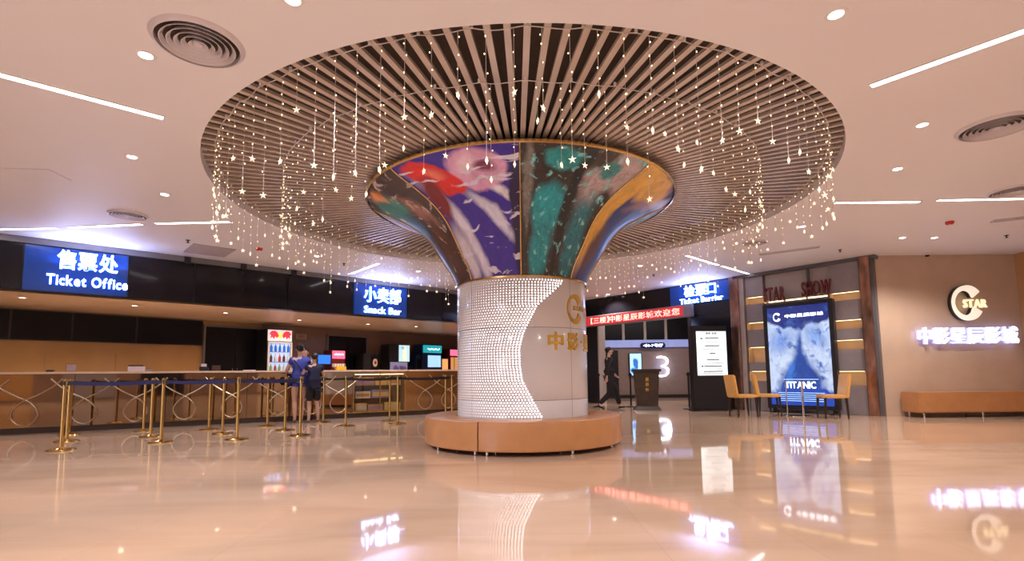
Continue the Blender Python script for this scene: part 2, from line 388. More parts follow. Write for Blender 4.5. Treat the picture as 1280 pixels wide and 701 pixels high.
# side and rear walls of the hall (unseen gap behind the viewer, left to let the ambient fill in)
def wall(name, A, B, z0, z1, m, th=.12, label=None):
    l = Line(A, B); o = MB().box(0, l.len, 0, th, z0, z1).build(name, m, None, loc=l.p(0), rz=l.rz); structure(o, label); return o, l
wall('wall_left', (-13, -7), (-13, 10), 0, CEIL, M['beige'], label='beige wall at the far left of the hall')
wall('wall_side', (10.72, 10.93), (10.72, -7), 0, CEIL, M['beigewarm'], label='warm brown marble wall turning towards the viewer at the right')
rear, rl = wall('wall_rear', (13.9, -7.5), (-8, -7.5), 0, CEIL, M['brownwall'], label='brown wall behind the viewer')
for i in range(7): MB().box(.3+i*3, 2.3+i*3, -.04, 0, .1, 2.6, .01).build('wall_panel', M[('beigewarm','matteblack','beige','brownwall','matteblack','greypanel','beigewarm')[i]], rear)

# ---- left: fascia over the counter
bwA, bwB = BW.p(-3), BW.p(BW.len+1.6)
zF0 = 2.46
fas = MB().box(-4.2, 14.0, 0, .25, zF0, CEIL).build('wall_fascia', M['matteblack'], None, loc=LF.p(0), rz=LF.rz)
structure(fas, 'black fascia wall above the ticket counter')
MB().box(-4.2, 14.0, -.06, 0, CEIL-.11, CEIL-.001).build('top_rail', M['greyrail'], fas)
cuts = [-4.2, -3.0, -1.2, .30, LF.hit(161, 330)[0], LF.hit(243, 350)[0], LF.hit(303, 355)[0], LF.hit(359, 360)[0], LF.hit(441, 370)[0], LF.hit(508, 380)[0], 8.9, 10.2, 11.5, 12.8, 14.0]
for i, (a, b) in enumerate(zip(cuts[:-1], cuts[1:])):
    if i in (3,): mm = M['signblue']
    elif i == 8: mm = M['signblue']
    else: mm = M['black']
    pr = .045 if i in (3, 8) else (.035 if i % 2 else .02)
    MB().box(a+.012, b-.012, -pr, 0, zF0+.015, CEIL-.125, .006).build('fascia_panel', mm, fas, label='fascia panel behind a sign, blue letter glow set into its colour' if mm is M['signblue'] else None)
for px in (233, 303, 366): MB().box(LF.hit(px, 335)[0]-.05, LF.hit(px, 335)[0]+.05, -.12, -.05, CEIL-.15, CEIL-.02).build('bracket', M['matteblack'], fas)
# soffit between the fascia and the back wall
p0, p1 = LF.p(-4.2, -.24), LF.p(13.9, -.24)
so = MB().slab([(p0.x, p0.y), (p1.x, p1.y), (bwB.x, bwB.y), (bwA.x, bwA.y)], zF0+.01, zF0+.08).build('ceiling_soffit', M['soffit']); structure(so, 'cream lowered ceiling over the service area')
# back wall, split in stone bands
bw = MB().box(-3, BW.len+1.6, 0, .12, 0, zF0+.05).build('wall_back', M['beigewarm'], None, loc=BW.p(0), rz=BW.rz); structure(bw, 'beige marble wall behind the service counter')
a0, a1 = BW.hit(252, 420)[0], BW.hit(328, 420)[0]
MB().box(a1-.02, BW.len+1.55, -.03, 0, 0, zF0-.001).build('wall_back_cladding', M['brownwall'], bw, label='brown stone cladding of the snack bar wall')
MB().box(BW.hit(327, 430)[0], BW.hit(335, 430)[0], -.06, -.03, 0, 2.35).build('maroon_strip', M['maroon'], bw)
for i in range(6):
    x = -3+i*1.25
    if x+1.25 < a0: MB().box(x+.006, x+1.244, -.02, 0, .02, 1.55, .004).build('stone_panel', M['beigewarm'], bw)
for (pxa, pxb, pyt, nm) in ((255, 327, 410, 'door_1'), (409, 456, 421, 'door_2')):
    xa = BW.hit(pxa, 440)[0]; xb = BW.hit(pxb, 440)[0]; zt = BW.hit((pxa+pxb)/2, pyt)[1]
    d = MB().box(xa, xb, -.05, -.031, 0, zt).build(nm, M['matteblack'], None, loc=BW.p(0), rz=BW.rz); structure(d, 'dark double door behind the counter' )
    fr = MB(); fr.box(xa-.05, xa, -.08, -.03, 0, zt+.05); fr.box(xb, xb+.05, -.08, -.03, 0, zt+.05); fr.box(xa, xb, -.08, -.03, zt, zt+.05); fr.build('door_frame', M['greyrail'], d)
    for q in (0, 1):
        mid = (xa+xb)/2; MB().box((xa if q == 0 else mid)+.01, (mid if q == 0 else xb)-.01, -.075, -.05, .01, zt-.01, .004).build('door_leaf', M['screen'], d)
        MB().tube([(mid+(-.06 if q == 0 else .06), -.10, .9), (mid+(-.06 if q == 0 else .06), -.10, 1.2)], .012).build('door_handle', M['chrome'], d)
# end wall closing the service area, hidden behind the pillar
wall('wall_end', (bwB.x, bwB.y), (1.9, 18.1), 0, CEIL, M['brownwall'], label='brown wall closing the service area')

# ---- menu screens on the back wall
xL = BW.hit(0, 400)[0]; xR = BW.hit(252, 415)[0]; zt = 2.44; zb = BW.hit(126, 428)[1]
edges = [-2.9, -1.5, BW.hit(0, 400)[0]+.15, BW.hit(90, 400)[0], BW.hit(170, 400)[0], xR]
desc = ['farthest left, at the edge of the picture', 'black wide display above the left end of the counter', 'black wide display second from the left in view', 'black wide display third from the left, over the white box', 'black wide display beside the dark double door']
for i in range(1, 5):
    t = thing('menu_screen', ['','switched-off black menu display at the left picture edge','switched-off black menu display, second along the wall from the left','switched-off black menu display over the white box on the counter','switched-off black menu display next to the dark double door'][i], 'screen', BW.p(edges[i], 0, 0), BW.rz, 'menu displays on the wall behind the counter')
    wd = edges[i+1]-edges[i]
    MB().box(0, wd, -.09, -.02, zb, zt, .006).build('housing', M['matteblack'], t); MB().box(.02, wd-.02, -.095, -.088, zb+.02, zt-.02).build('display', M['screen'], t)

# ---- ticket / snack / barrier signs
def sign(name, label, line, pxs, texts, lights=True, depth=.05, front=.05):
    (ax, zt_), (bx, _) = line.hit(*pxs[0]), line.hit(*pxs[1]); 
    t = thing(name, label, 'sign', line.p(ax, 0, 0), line.rz)
    for tx, (xa, xb, za, zb_), bold in texts:
        line_of(tx, t, M['sign'], xa-ax, xb-ax, za, zb_, -front-.03, depth*.5, bold)
        line_of(tx, t, M['signhalo'], xa-ax, xb-ax, za, zb_, -front+.004, .04, bold+.018, joined=True, name='letter_halos')  # bolder glowing copies imitating the blue halo round the letters
    return t, ax
def lampobj(kind, name, loc, energy, color, parent=None, **kw):
    d = bpy.data.lights.new(name, kind); d.energy = energy; d.color = color
    for k, v in kw.items(): setattr(d, k, v)
    o = bpy.data.objects.new(name, d); COL.objects.link(o); o.location = loc
    if parent: o.parent = parent
    return o
def spill_lamp(t, at):              # added unseen lamp standing in for the letters' spill on the ceiling
    o = lampobj('AREA', 'added_spill_lamp', (at[0], -.22, at[1]-.1), 10, (.42,.50,1), t, shape='RECTANGLE', size=1.1, size_y=.25); o.rotation_euler = (PI+.35, 0, 0)
t1, ax = sign('ticket_office_sign', 'glowing white lettering reading Ticket Office on the black fascia', LF, ((70,311),(150,318)),
     [('售票处', (.72, 1.60, 2.88, 3.22), .012), ('Ticket Office', (.60, 1.75, 2.60, 2.78), .012)])
spill_lamp(t1, (0.5, 3.0))
t2, ax = sign('snack_bar_sign', 'glowing white lettering reading Snack Bar on the black fascia', LF, ((453,357),(500,362)),
     [('小卖部', (6.49, 7.56, 2.80, 3.20), .004), ('Snack Bar', (6.50, 7.56, 2.53, 2.70), .003)])
spill_lamp(t2, (0.55, 3.0))
t3, ax = sign('ticket_barrier_sign', 'glowing white lettering reading Ticket Barrier over the entrance', RF, ((856,358),(898,352)),
     [('检票口', (4.78, 5.74, 3.01, 3.33), .004), ('Ticket Barrier', (4.64, 5.92, 2.83, 2.97), .003)])

spill_lamp(t3, (0.5, 3.0))
# ---- right: ticket barrier front
S = lambda px, py: RF.hit(px, py)
rfw = MB().box(-.3, 6.16, 0, .3, 2.80, CEIL).build('wall_header', M['black'], None, loc=RF.p(0), rz=RF.rz); structure(rfw, 'black glossy header wall over the ticket barrier')
MB().box(4.3, 6.05, -.02, 0, 2.82, CEIL-.02).build('sign_panel', M['signblue'], rfw, label='panel with blue letter glow set into its colour')
MB().box(-.3, 6.16, -.035, 0, 2.52, 2.80).build('lower_header', M['matteblack'], rfw)
sj0 = S(735, 450)[0]; sj1 = S(748, 450)[0]; sp0 = S(862, 450)[0]
o = MB().box(-.3, sj1, -.01, .3, 0, 2.8).build('wall_jamb', M['matteblack'], None, loc=RF.p(0), rz=RF.rz); structure(o, 'black pier left of the ticket barrier')
MB().box(sj1, sj1+.05, -.02, .3, 0, 2.8).build('jamb_trim', M['greylight'], o)
o = MB().box(sp0+.1, 6.16, -.01, .3, 0, 2.8).build('wall_pier', M['black'], None, loc=RF.p(0), rz=RF.rz); structure(o, 'black pier right of the ticket barrier')
MB().box(sp0, sp0+.1, -.02, .3, 0, 2.8).build('jamb_trim', M['darktrim'], o)
# LED banner
t = thing('led_banner', 'long red scrolling LED board hung over the ticket barrier', 'sign', RF.p(0), RF.rz)
MB().box(1.0, 5.05, -.20, -.06, 2.46, 2.80, .01).build('housing', M['gray'], t)
MB().box(1.06, 4.80, -.212, -.20, 2.49, 2.77).build('display', M['redbanner'], t)
line_of('【三楼】中影星辰影城欢迎您', t, M['redtext'], 1.45, 4.72, 2.53, 2.73, -.212, .008, .012, joined=True, name='scrolling_text')
# pilasters, display wall
def px_s(px, py=440): return S(px, py)[0]
pil = MB().box(6.16, px_s(934, 430), -.06, .3, 0, CEIL).build('trim_1', M['greylight'], None, loc=RF.p(0), rz=RF.rz); structure(pil, 'grey framed pilaster beside the ticket barrier')
MB().box(px_s(917.5), px_s(929), -.10, -.06, 0, CEIL-.01, .01).build('copper_sheet', M['copper'], pil, True, 'mottled copper sheet')
sE = px_s(934, 430); sW = 8.98
dw = MB().box(sE, sW, .26, .38, 0, CEIL).build('wall_display', M['greypanel'], None, loc=RF.p(0), rz=RF.rz); structure(dw, 'grey display wall with warm lit niches')
def niche_col(x0, x1, bands, top):
    z = 0.0
    for zb_, zt_ in sorted(bands)+[(top, top)]:
        if zb_-z > .03: MB().box(x0, x1, 0, .25, z, zb_, .006).build('grey_panel', M['greypanel'], dw)
        if zt_ > zb_:
            nb = MB(); nb.box(x0, x1, .20, .25, zb_, zt_); nb.box(x0, x0+.02, 0, .2, zb_, zt_); nb.box(x1-.02, x1, 0, .2, zb_, zt_)
            no = nb.build('niche', M['niche'], dw, label='warm lit niche'); MB().box(x0+.04, x1-.04, .05, .075, zt_-.006, zt_+.004).build('led_strip', M['nicheled'], no)
        z = zt_
def zz(px, py): return S(px, py)[1]
niche_col(sE+.02, px_s(958), [(zz(945,380), zz(945,371)), (zz(945,412), zz(945,403)), (zz(945,453), zz(945,434)), (zz(945,476), zz(945,464))], CEIL-.02)
niche_col(px_s(1042), sW-.02, [(zz(1057,375), zz(1057,365)), (zz(1057,411), zz(1057,400)), (zz(1057,437), zz(1057,425)), (zz(1057,482), zz(1057,464))], CEIL-.02)
MB().box(px_s(958)+.01, px_s(1042)-.01, .05, .25, 0, 2.62, .006).build('centre_panel', M['greypanel'], dw)
MB().box(px_s(958)+.01, px_s(1042)-.01, .10, .25, 2.66, CEIL-.02, .006).build('centre_top_panel', M['greylight'], dw)
MB().box(px_s(958)+.01, px_s(1042)-.01, .12, .14, 2.63, 2.655).build('led_strip', M['nicheled'], dw)
MB().box(6.2, 9.3, -.10, .25, CEIL-.07, CEIL-.002).build('top_trim', M['darktrim'], dw)
MB().box(px_s(1013), px_s(1016), .04, .10, 2.66, CEIL-.02).build('divider', M['darktrim'], dw)
p2 = MB().box(sW, 9.25, -.06, .3, 0, CEIL).build('trim_2', M['darktrim'], None, loc=RF.p(0), rz=RF.rz); structure(p2, 'dark framed pilaster right of the display wall')
MB().box(9.00, 9.19, -.12, -.06, 0, CEIL-.01, .01).build('copper_sheet', M['copper'], p2, True, 'mottled copper sheet')
t = thing('star_show_lettering', 'dark red block letters reading STAR SHOW above the tall film poster', 'sign', RF.p(0), RF.rz)
line_of('STAR', t, M['redletter'], 6.93, 7.44, 2.64, 2.98, -.02, .05, .02); line_of('SHOW', t, M['redletter'], 7.80, 8.44, 2.67, 3.0, -.02, .05, .02)
for q in (7.0, 7.4, 7.9, 8.35): MB().box(q-.01, q+.01, -.05, .04, 2.60, 2.66).build('bracket', M['darktrim'], t)

# beige sign wall at the right
fw = MB().box(0, 3.4, 0, .12, 0, CEIL).build('wall_right', M['beige'], None, loc=FW_.p(0), rz=0); structure(fw, 'beige glossy marble wall carrying the cinema sign')
t = thing('cinema_logo_sign', 'open ring emblem with STAR lettering, mounted on the beige wall', 'sign', FW_.p(0), 0)
cz = (FW_.hit(1205, 358)[1]+FW_.hit(1205, 401)[1])/2; cxs = FW_.hit(1203, 379)[0]
crescent_mb(cxs, cz, .37, -.10, .05).build('open_ring', M['sign'] if False else mat('ivory_lit_face', (.8,.75,.65), .3, emit=(1,.88,.72), es=.75), t)
crescent_mb(cxs-.02, cz, .375, -.03, .07).build('ring_side', M['darkwood'], t)
line_of('STAR', t, mat('ivory_star_face', (.8,.7,.5), .3, emit=(1,.82,.5), es=1.0), FW_.hit(1197, 380)[0], FW_.hit(1227, 380)[0], FW_.hit(1210, 385)[1], FW_.hit(1210, 375)[1], -.11, .04, .02)
t = thing('cinema_name_sign', 'glowing white Chinese cinema name lettering under the ring emblem', 'sign', FW_.p(0), 0)
xa, xb = FW_.hit(1143, 420)[0], FW_.hit(1268, 420)[0]
line_of('中影星辰影城', t, mat('white_halo_letter', (1,1,1), .4, emit=(.88,.92,1.), es=2.1), xa, xb, FW_.hit(1200, 430)[1], FW_.hit(1200, 409)[1], -.09, .03, .008)
line_of('中影星辰影城', t, mat('letter_halo_glow', (.3,.3,.9), .4, emit=(.35,.38,1.), es=1.6), xa, xb, FW_.hit(1200, 430)[1], FW_.hit(1200, 409)[1], -.03, .05, .014, joined=True, name='letter_halos')  # glowing copies stand in for the lilac halo on the wall

# corridor behind the ticket barrier
cor = Line((1.9, 20.1), (9.5, 20.1))
cw = MB().box(0, 7.6, 0, .12, 0, CEIL).build('wall_corridor', mat('taupe_wall', (.26,.19,.17), .4), None, loc=cor.p(0), rz=0); structure(cw, 'taupe wall at the end of the ticket barrier lobby')
wall('wall_corridor_side', (2.6, 17.4), (2.6, 20.1), 0, CEIL, M['greylight'], label='pale side wall of the lobby')
wall('wall_corridor_right', (9.4, 20.1), (6.3, 13.2), 0, CEIL, M['brownwall'], label='brown side wall of the lobby')
ch = lambda px, py: cor.hit(px, py)
MB().box(0, 7.6, -.06, 0, 0, .12).build('baseboard_1', M['darkwood'], cw)
zb0, zb1 = ch(805, 434)[1], ch(805, 425)[1]
band = MB().box(.5, ch(862, 430)[0], -.12, 0, zb0, zb1).build('light_band', mat('blue_grey_band', (.3,.35,.6), .4, emit=(.25,.33,.75), es=.55), cw, label='blue lit band')
for (a, b) in ((748, 777), (780, 804), (807, 830), (833, 862)):
    MB().box(ch(a, 415)[0], ch(b, 415)[0], -.05, 0, zb1+.02, CEIL-.02, .01).build('upper_window', M['screen'], cw)
for a in (778.5, 805.5, 831.5): MB().box(ch(a, 415)[0]-.05, ch(a, 415)[0]+.05, -.09, 0, zb1, CEIL-.02).build('mullion', M['greylight'], cw)
d3 = MB().box(ch(752, 460)[0], ch(773, 460)[0], -.02, 0, 0, ch(760, 438)[1]).build('door_3', M['matteblack'], None, loc=cor.p(0)); structure(d3, 'dark doorway behind the walking man')
t = thing('hall_direction_sign', 'dark blue pill shaped sign on the lit band', 'sign', cor.p(0), 0)
a, b = ch(800, 432)[0], ch(829, 432)[0]; zc = ch(815, 432)[1]
pl = []
for i in range(24):
    q = 2*PI*i/24; pl.append(((a+b)/2+((b-a)/2-.08)*(1 if math.cos(q) > 0 else -1)+.11*math.cos(q), zc+.11*math.sin(q)))
MB().prism(pl, -.2, -.12).build('plate', mat('navy_plate', (.01,.015,.12), .3), t)
line_of('◀4-7号厅', t, M['sign'], a+.06, b-.06, zc-.06, zc+.06, -.2, .01, .01, joined=True, name='lettering')
t = thing('number_sign', 'large glowing numeral 3 on the lobby wall', 'sign', cor.p(0), 0)
n3 = MB(); put_glyph(n3, '3', ch(820, 458)[0], ch(835.5, 458)[0], ch(828, 471)[1], ch(828, 445)[1], -.06, .06, -.022); n3.build('numeral', M['sign'], t)
lampobj('POINT', 'numeral_halo', (ch(828, 458)[0], -.3, ch(828, 458)[1]), 4, (.3,.45,1), t, shadow_soft_size=.2)
t = thing('lobby_poster_box', 'small glowing pale blue picture box on the lobby wall', 'lightbox', cor.p(0), 0)
a, b, za, zb_ = ch(786, 460)[0], ch(802, 460)[0], ch(794, 470)[1], ch(794, 441)[1]
MB().box(a, b, -.10, 0, za, zb_, .01).build('housing', M['matteblack'], t)
MB().box(a+.03, b-.03, -.105, -.1, za+.03, zb_-.03).build('picture', paint('blue_picture', (.35,.65,.95), [(.5,.55,.28,.3,20,(.03,.1,.35),.2), (.3,.2,.3,.15,0,(.05,.2,.6),.3)], warp=.2, emit=2.2, grain=.2), t)
lampobj('AREA', 'lobby_light', (5.2, 17.2, 3.3), 60, (1,.86,.8), None, shape='RECTANGLE', size=3, size_y=1)

# ================================================================== CEILING FITTINGS
def linear(pa, pb, label, wd=.07):
    A, B = on_ceil(*pa), on_ceil(*pb); d = B-A; L = d.length; rz = math.atan2(d.y, d.x)
    t = thing('linear_light', label, 'ceiling light', (A.x, A.y, CEIL), rz, 'recessed linear ceiling lights')
    f = MB(); h = wd/2+.012
    f.box(-.012, L+.012, -h, -wd/2, -.008, 0); f.box(-.012, L+.012, wd/2, h, -.008, 0); f.box(-.012, 0, -wd/2, wd/2, -.008, 0); f.box(L, L+.012, -wd/2, wd/2, -.008, 0)
    f.build('frame', M['trim'], t); MB().box(0, L, -wd/2, wd/2, -.006, -.001).build('diffuser', M['ledwhite'], t)
a = on_ceil(0, 93); b = on_ceil(204, 147)
def ext(pa, pb, k): return (pa[0]+(pb[0]-pa[0])*-k, pa[1]+(pb[1]-pa[1])*-k)
linear((-45, 81), (204, 147), 'long bright linear ceiling light at the upper left')
linear((-40, 287), (70, 285), 'thin linear ceiling light running off the left picture edge')
linear((87, 284), (177, 280), 'thin linear ceiling light second from the left picture edge')
linear((195, 279), (287, 277), 'thin linear ceiling light beside the left rim of the slatted circle')
linear((438, 342), (473, 329), 'short linear ceiling light in front of the snack bar sign')
linear((1089, 107), (1330, 20), 'long bright linear ceiling light at the upper right')
linear((1044, 253), (1149, 252), 'thin linear ceiling light beside the right rim of the slatted circle')
linear((1172, 250), (1330, 247), 'thin linear ceiling light running off the right picture edge')
linear((858, 319), (898, 331), 'short linear ceiling light right of the pillar, nearer of two in line', .06)
linear((902, 332), (936, 342), 'short linear ceiling light above the ticket barrier sign, farther of two in line', .06)
dn_ring = MB().lathe([(.045, -.002), (.05, -.006), (.068, -.006), (.072, 0)], 24).mesh('trim_ring', M['trim'], True)
dn_lens = MB().lathe([(0, -.003), (.046, -.003)], 20).mesh('lens', M['lens'])
DL = [((182,69),'beside the large round air grille at the upper left'), ((165,196),'under the long left linear light'), ((206,243),'right of the small far air grille on the left'), ((1045,18),'at the upper right, over the end of the long linear light'),
      ((1153,156),'left of the nearer right air grille'), ((1122,211),'between the right rim and the pair of thin linear lights'), ((1003,283),'close behind the right rim of the slatted circle'), ((366,0),'at the top picture edge'),
      ((1128,297),'above the film poster, left of a close pair'), ((1168,297),'above the cinema sign, right of a close pair'), ((800,332),'right behind the pillar capital'), ((396,320),'behind the left rim of the slatted circle'),
      ((523,339),'left behind the pillar capital'), ((760,368),'farthest away over the ticket barrier')]
for p, lab in DL:
    P = on_ceil(*p); t = thing('downlight', 'small round recessed downlight '+lab, 'ceiling light', (P.x, P.y, CEIL), 0, 'recessed round downlights')
    obj('trim_ring', dn_ring, t); obj('lens', dn_lens, t)
    lampobj('SPOT', 'downlight_beam', (0,0,-.02), DOWNLIGHT_W, (1,.94,.98) if P.x < .5 else (1,.87,.80), t, spot_size=math.radians(140), spot_blend=.6, shadow_soft_size=.05)
for x in (-9, -5.5, -2, 2, 5.5, 9):  # unseen downlights added behind the viewer to brighten the hall
    for y in (-1.2, -4.6):
        t = thing('downlight', 'added unseen round downlight behind the viewer, %s of its row, %s row' % ({-9:'far left',-5.5:'second from left',-2:'third from left',2:'third from right',5.5:'second from right',9:'far right'}[x], 'nearer' if y > -3 else 'rear'), 'ceiling light', (x, y, CEIL), 0, 'added downlights behind the viewer')
        obj('trim_ring', dn_ring, t); obj('lens', dn_lens, t); lampobj('SPOT', 'downlight_beam', (0,0,-.02), DOWNLIGHT_W*1.5, (1,.94,.93), t, spot_size=math.radians(150), spot_blend=.6, shadow_soft_size=.05)
sl_lens = MB().lathe([(0, -.003), (.046, -.003)], 20).mesh('lens', M['warmlens'])
for (px, py), lab in [((28,372),'at the left picture edge'), ((168,382),'over the white box'), ((282,391),'over the dark double door'), ((374,400),'over the two customers'), ((460,405),'over the coffee machine'), ((520,408),'nearest the pillar')]:
    P = at_z(px, py, zF0+.01); t = thing('downlight', 'small warm downlight in the cream soffit '+lab, 'ceiling light', (P.x, P.y, zF0+.01), 0, 'soffit downlights')
    obj('trim_ring', dn_ring, t); obj('lens', sl_lens, t); lampobj('SPOT', 'downlight_beam', (0,0,-.02), 62, (1,.76,.52), t, spot_size=math.radians(150), spot_blend=.7, shadow_soft_size=.05)
def air(px, r, label):
    P = on_ceil(*px); t = thing('air_diffuser', label, 'air vent', (P.x, P.y, CEIL), 0, 'round ceiling air diffusers')
    MB().lathe([(0, -.001), (r*.95, -.001)], 40).build('backing', M['void'], t)
    MB().lathe([(r*.92, -.001), (r*.94, -.028), (r*1.0, -.022), (r*1.06, -.001)], 48).build('outer_ring', M['diffuser'], t, True)
    for k in range(5):
        q = r*(.78-.155*k)
        MB().lathe([(q-.010, -.004), (q+.012, -.030), (q+.018, -.030), (q-.002, -.002)], 40).build('ring', M['diffuser'], t, True)
    MB().lathe([(0, -.025), (r*.09, -.025), (r*.12, -.003)], 20).build('centre_cap', M['diffuser'], t, True)
air((248,53), .29, 'large round air grille of concentric rings at the upper left')
air((160,268), .24, 'round air grille on the far left above the thin linear lights')
air((1245,158), .31, 'round air grille at the right below the long linear light')
air((1266,238), .26, 'round air grille at the right picture edge by the thin linear lights')
air((943,303), .21, 'round air grille behind the right rim of the slatted circle')
def slot(pa, pb, wd, label, name='slot_diffuser'):
    A, B = on_ceil(*pa), on_ceil(*pb); d = B-A; L = d.length; t = thing(name, label, 'air vent', (A.x, A.y, CEIL), math.atan2(d.y, d.x), 'slot air diffusers')
    f = MB(); f.box(0, L, -wd/2, -wd/2+.02, -.015, 0); f.box(0, L, wd/2-.02, wd/2, -.015, 0); f.box(0, .02, -wd/2, wd/2, -.015, 0); f.box(L-.02, L, -wd/2, wd/2, -.015, 0); f.build('frame', M['diffuser'], t)
    MB().box(.02, L-.02, -wd/2+.02, wd/2-.02, -.003, -.001).build('backing', M['void'], t)
    k = int((wd-.04)/.035)
    for i in range(k): y = -wd/2+.03+i*.035; MB().box(.02, L-.02, y, y+.014, -.013, -.003).build('blade', M['diffuser'], t)
slot((949,318), (1025,308), .14, 'long slot air grille above the display wall'); slot((1240,276), (1330,266), .16, 'slot air grille at the right picture edge')
P = on_ceil(262, 313)
t = thing('ceiling_speaker_panel', 'square pale grey perforated ceiling panel near the fascia', 'ceiling panel', (P.x, P.y, CEIL), .75)
MB().box(-.36, .36, -.42, .42, -.012, 0, .004).build('panel', mat('grey_mesh', (.40,.36,.38), .6, scale=60, var=.2), t)
P = on_ceil(48, 218); t = thing('access_hatch', 'closed white access hatch in the ceiling at the left', 'hatch', (P.x, P.y, CEIL), .1)
MB().box(-.24, .24, -.17, .17, -.004, 0, .002).build('panel', M['ceil'], t); MB().box(-.25, .25, -.18, .18, -.0015, 0).build('gap_frame', M['diffuser'], t)
for p, lab in (((324,310), 'above the fascia'), ((1187,277), 'near the beige sign wall')):
    P = on_ceil(*p); t = thing('smoke_detector', 'small red ceiling alarm unit '+lab, 'smoke detector', (P.x, P.y, CEIL), 0, 'red ceiling alarm units')
    MB().lathe([(0,-.05),(.04,-.05),(.06,-.03),(.06,0)], 20).build('body', M['red'], t, True); MB().lathe([(0,-.058),(.018,-.056),(.018,-.05)], 12).build('cap', M['trim'], t, True)
for p, lab in (((235,300),'above the grey perforated panel'), ((430,329),'beside the short linear light'), ((1050,312),'by the copper pilaster'), ((1258,294),'over the beige sign wall'), ((817,343),'over the red LED board')):
    P = on_ceil(*p); t = thing('sprinkler', 'tiny dark ceiling sprinkler head '+lab, 'sprinkler', (P.x, P.y, CEIL), 0, 'ceiling sprinklers')
    MB().lathe([(0,-.04),(.01,-.04),(.012,-.012),(.035,-.008),(.035,0)], 14).build('head', M['dkmetal'], t, True); MB().lathe([(0,-.05),(.028,-.05),(.028,-.045),(0,-.045)], 12).build('deflector', M['dkmetal'], t)
P = on_ceil(1155, 318); t = thing('ceiling_camera', 'small white dome camera at the top of the beige wall', 'camera', (P.x, FW_.A.y-.15, CEIL), 0)
MB().lathe([(0,-.07),(.03,-.065),(.05,-.03)], 16).build('dome', M['screen'], t, True); MB().lathe([(.05,-.035),(.07,-.03),(.07,0)], 16).build('base', M['trim'], t, True)

# ================================================================== FAIRY LIGHT CURTAINS
def strand_mesh(L, seed):
    r = random.Random(seed); m = MB(); m.tube([(0,0,0),(0,0,-L)], .0022, 4); w_ = m.mesh('strand', M['wire'])
    b = MB(); z = -.05
    while z < -.0 and z > -L+.06:
        b.ball((r.uniform(-.012,.012), r.uniform(-.012,.012), z), (.0047,.0047,.007), 6, 4); z -= r.uniform(.08,.15)
    bm_ = b.mesh('bulbs', M['bulb'])
    return w_, bm_
star_mb = MB(); pts = []
for i in range(10):
    q = PI/2+2*PI*i/10; R_ = .033 if i % 2 == 0 else .010; pts.append((R_*math.cos(q), R_*math.sin(q)))
star_mb.add([(x, 0, z) for x, z in pts]+[(0,-.012,0),(0,.012,0)], [(i, (i+1)%10, 10) for i in range(10)]+[((i+1)%10, i, 11) for i in range(10)])
star_me = star_mb.mesh('star', M['star'])
LENS = [.32, .46, .58, .70, .82, .95]
SV = [strand_mesh(L, i) for i, L in enumerate(LENS)]
HZ = SLZ-.01
def curtains(R, count, per, spacing_lab, labs, phase):
    for c in range(count):
        a0 = phase+2*PI*c/count; a1 = phase+2*PI*(c+1)/count; am = (a0+a1)/2
        t = thing('fairy_light_curtain', labs[c], 'fairy lights', (CX0+R*math.cos(am), CY0+R*math.sin(am), HZ), 0, spacing_lab)
        ox, oy = R*math.cos(am), R*math.sin(am); cab = []
        for k in range(per*4+1):
            q = a0+(a1-a0)*k/(per*4); rr = R+.008*math.sin(k*.7); sag = .022*abs(math.sin(PI*k/8))
            cab.append((rr*math.cos(q)-ox, rr*math.sin(q)-oy, -.012-sag))
        MB().tube(cab, .0045, 5).build('cable', M['wire'], t, True)
        for k in range(0, len(cab), 8): x, y, z = cab[k]; MB().box(x-.01, x+.01, y-.01, y+.01, -.012, .02).build('hook', M['trim'], t)
        for k in range(per):
            i = random.choice([0,1,2,2,3,3,4,4,5]); x, y, z = cab[k*4+2]
            s = obj('strand', SV[i][0], t, None, (x, y, z), random.uniform(0, 6))
            obj('bulbs', SV[i][1], s)['kind'] = 'stuff'; obj('star', star_me, s, None, (0,0,-LENS[i]-.03), random.uniform(0, 3))
comp = ['right', 'far right', 'far right beyond the pillar', 'far side, right of the pillar', 'far side, left of the pillar', 'far left beyond the pillar', 'far left', 'left', 'near left', 'near side, left of centre', 'near side, right of centre', 'near right']
def labs_for(n, which):
    L = []
    for c in range(n):
        k = c/n; names = ['right end', 'back right', 'back, just right of the pillar', 'back, just left of the pillar', 'back left', 'left end', 'front left', 'front, left of centre', 'front, right of centre', 'front right']
        L.append('warm icicle fairy lights with stars on the %s ring, %s' % (which, names[int(k*len(names)+.001)]))
    return L
curtains(3.88, 10, 12, 'outer ring of fairy light curtains', labs_for(10, 'outer'), -PI/10)
curtains(3.18, 10, 10, 'inner ring of fairy light curtains', labs_for(10, 'inner'), -PI/10)

# ================================================================== THE PILLAR
pillar = thing('trumpet_pillar', 'white round pillar flaring into a colourful picture capital, ringed by a tan bench', 'pillar', (CX0, CY0, 0), -PI/2+0.0186)
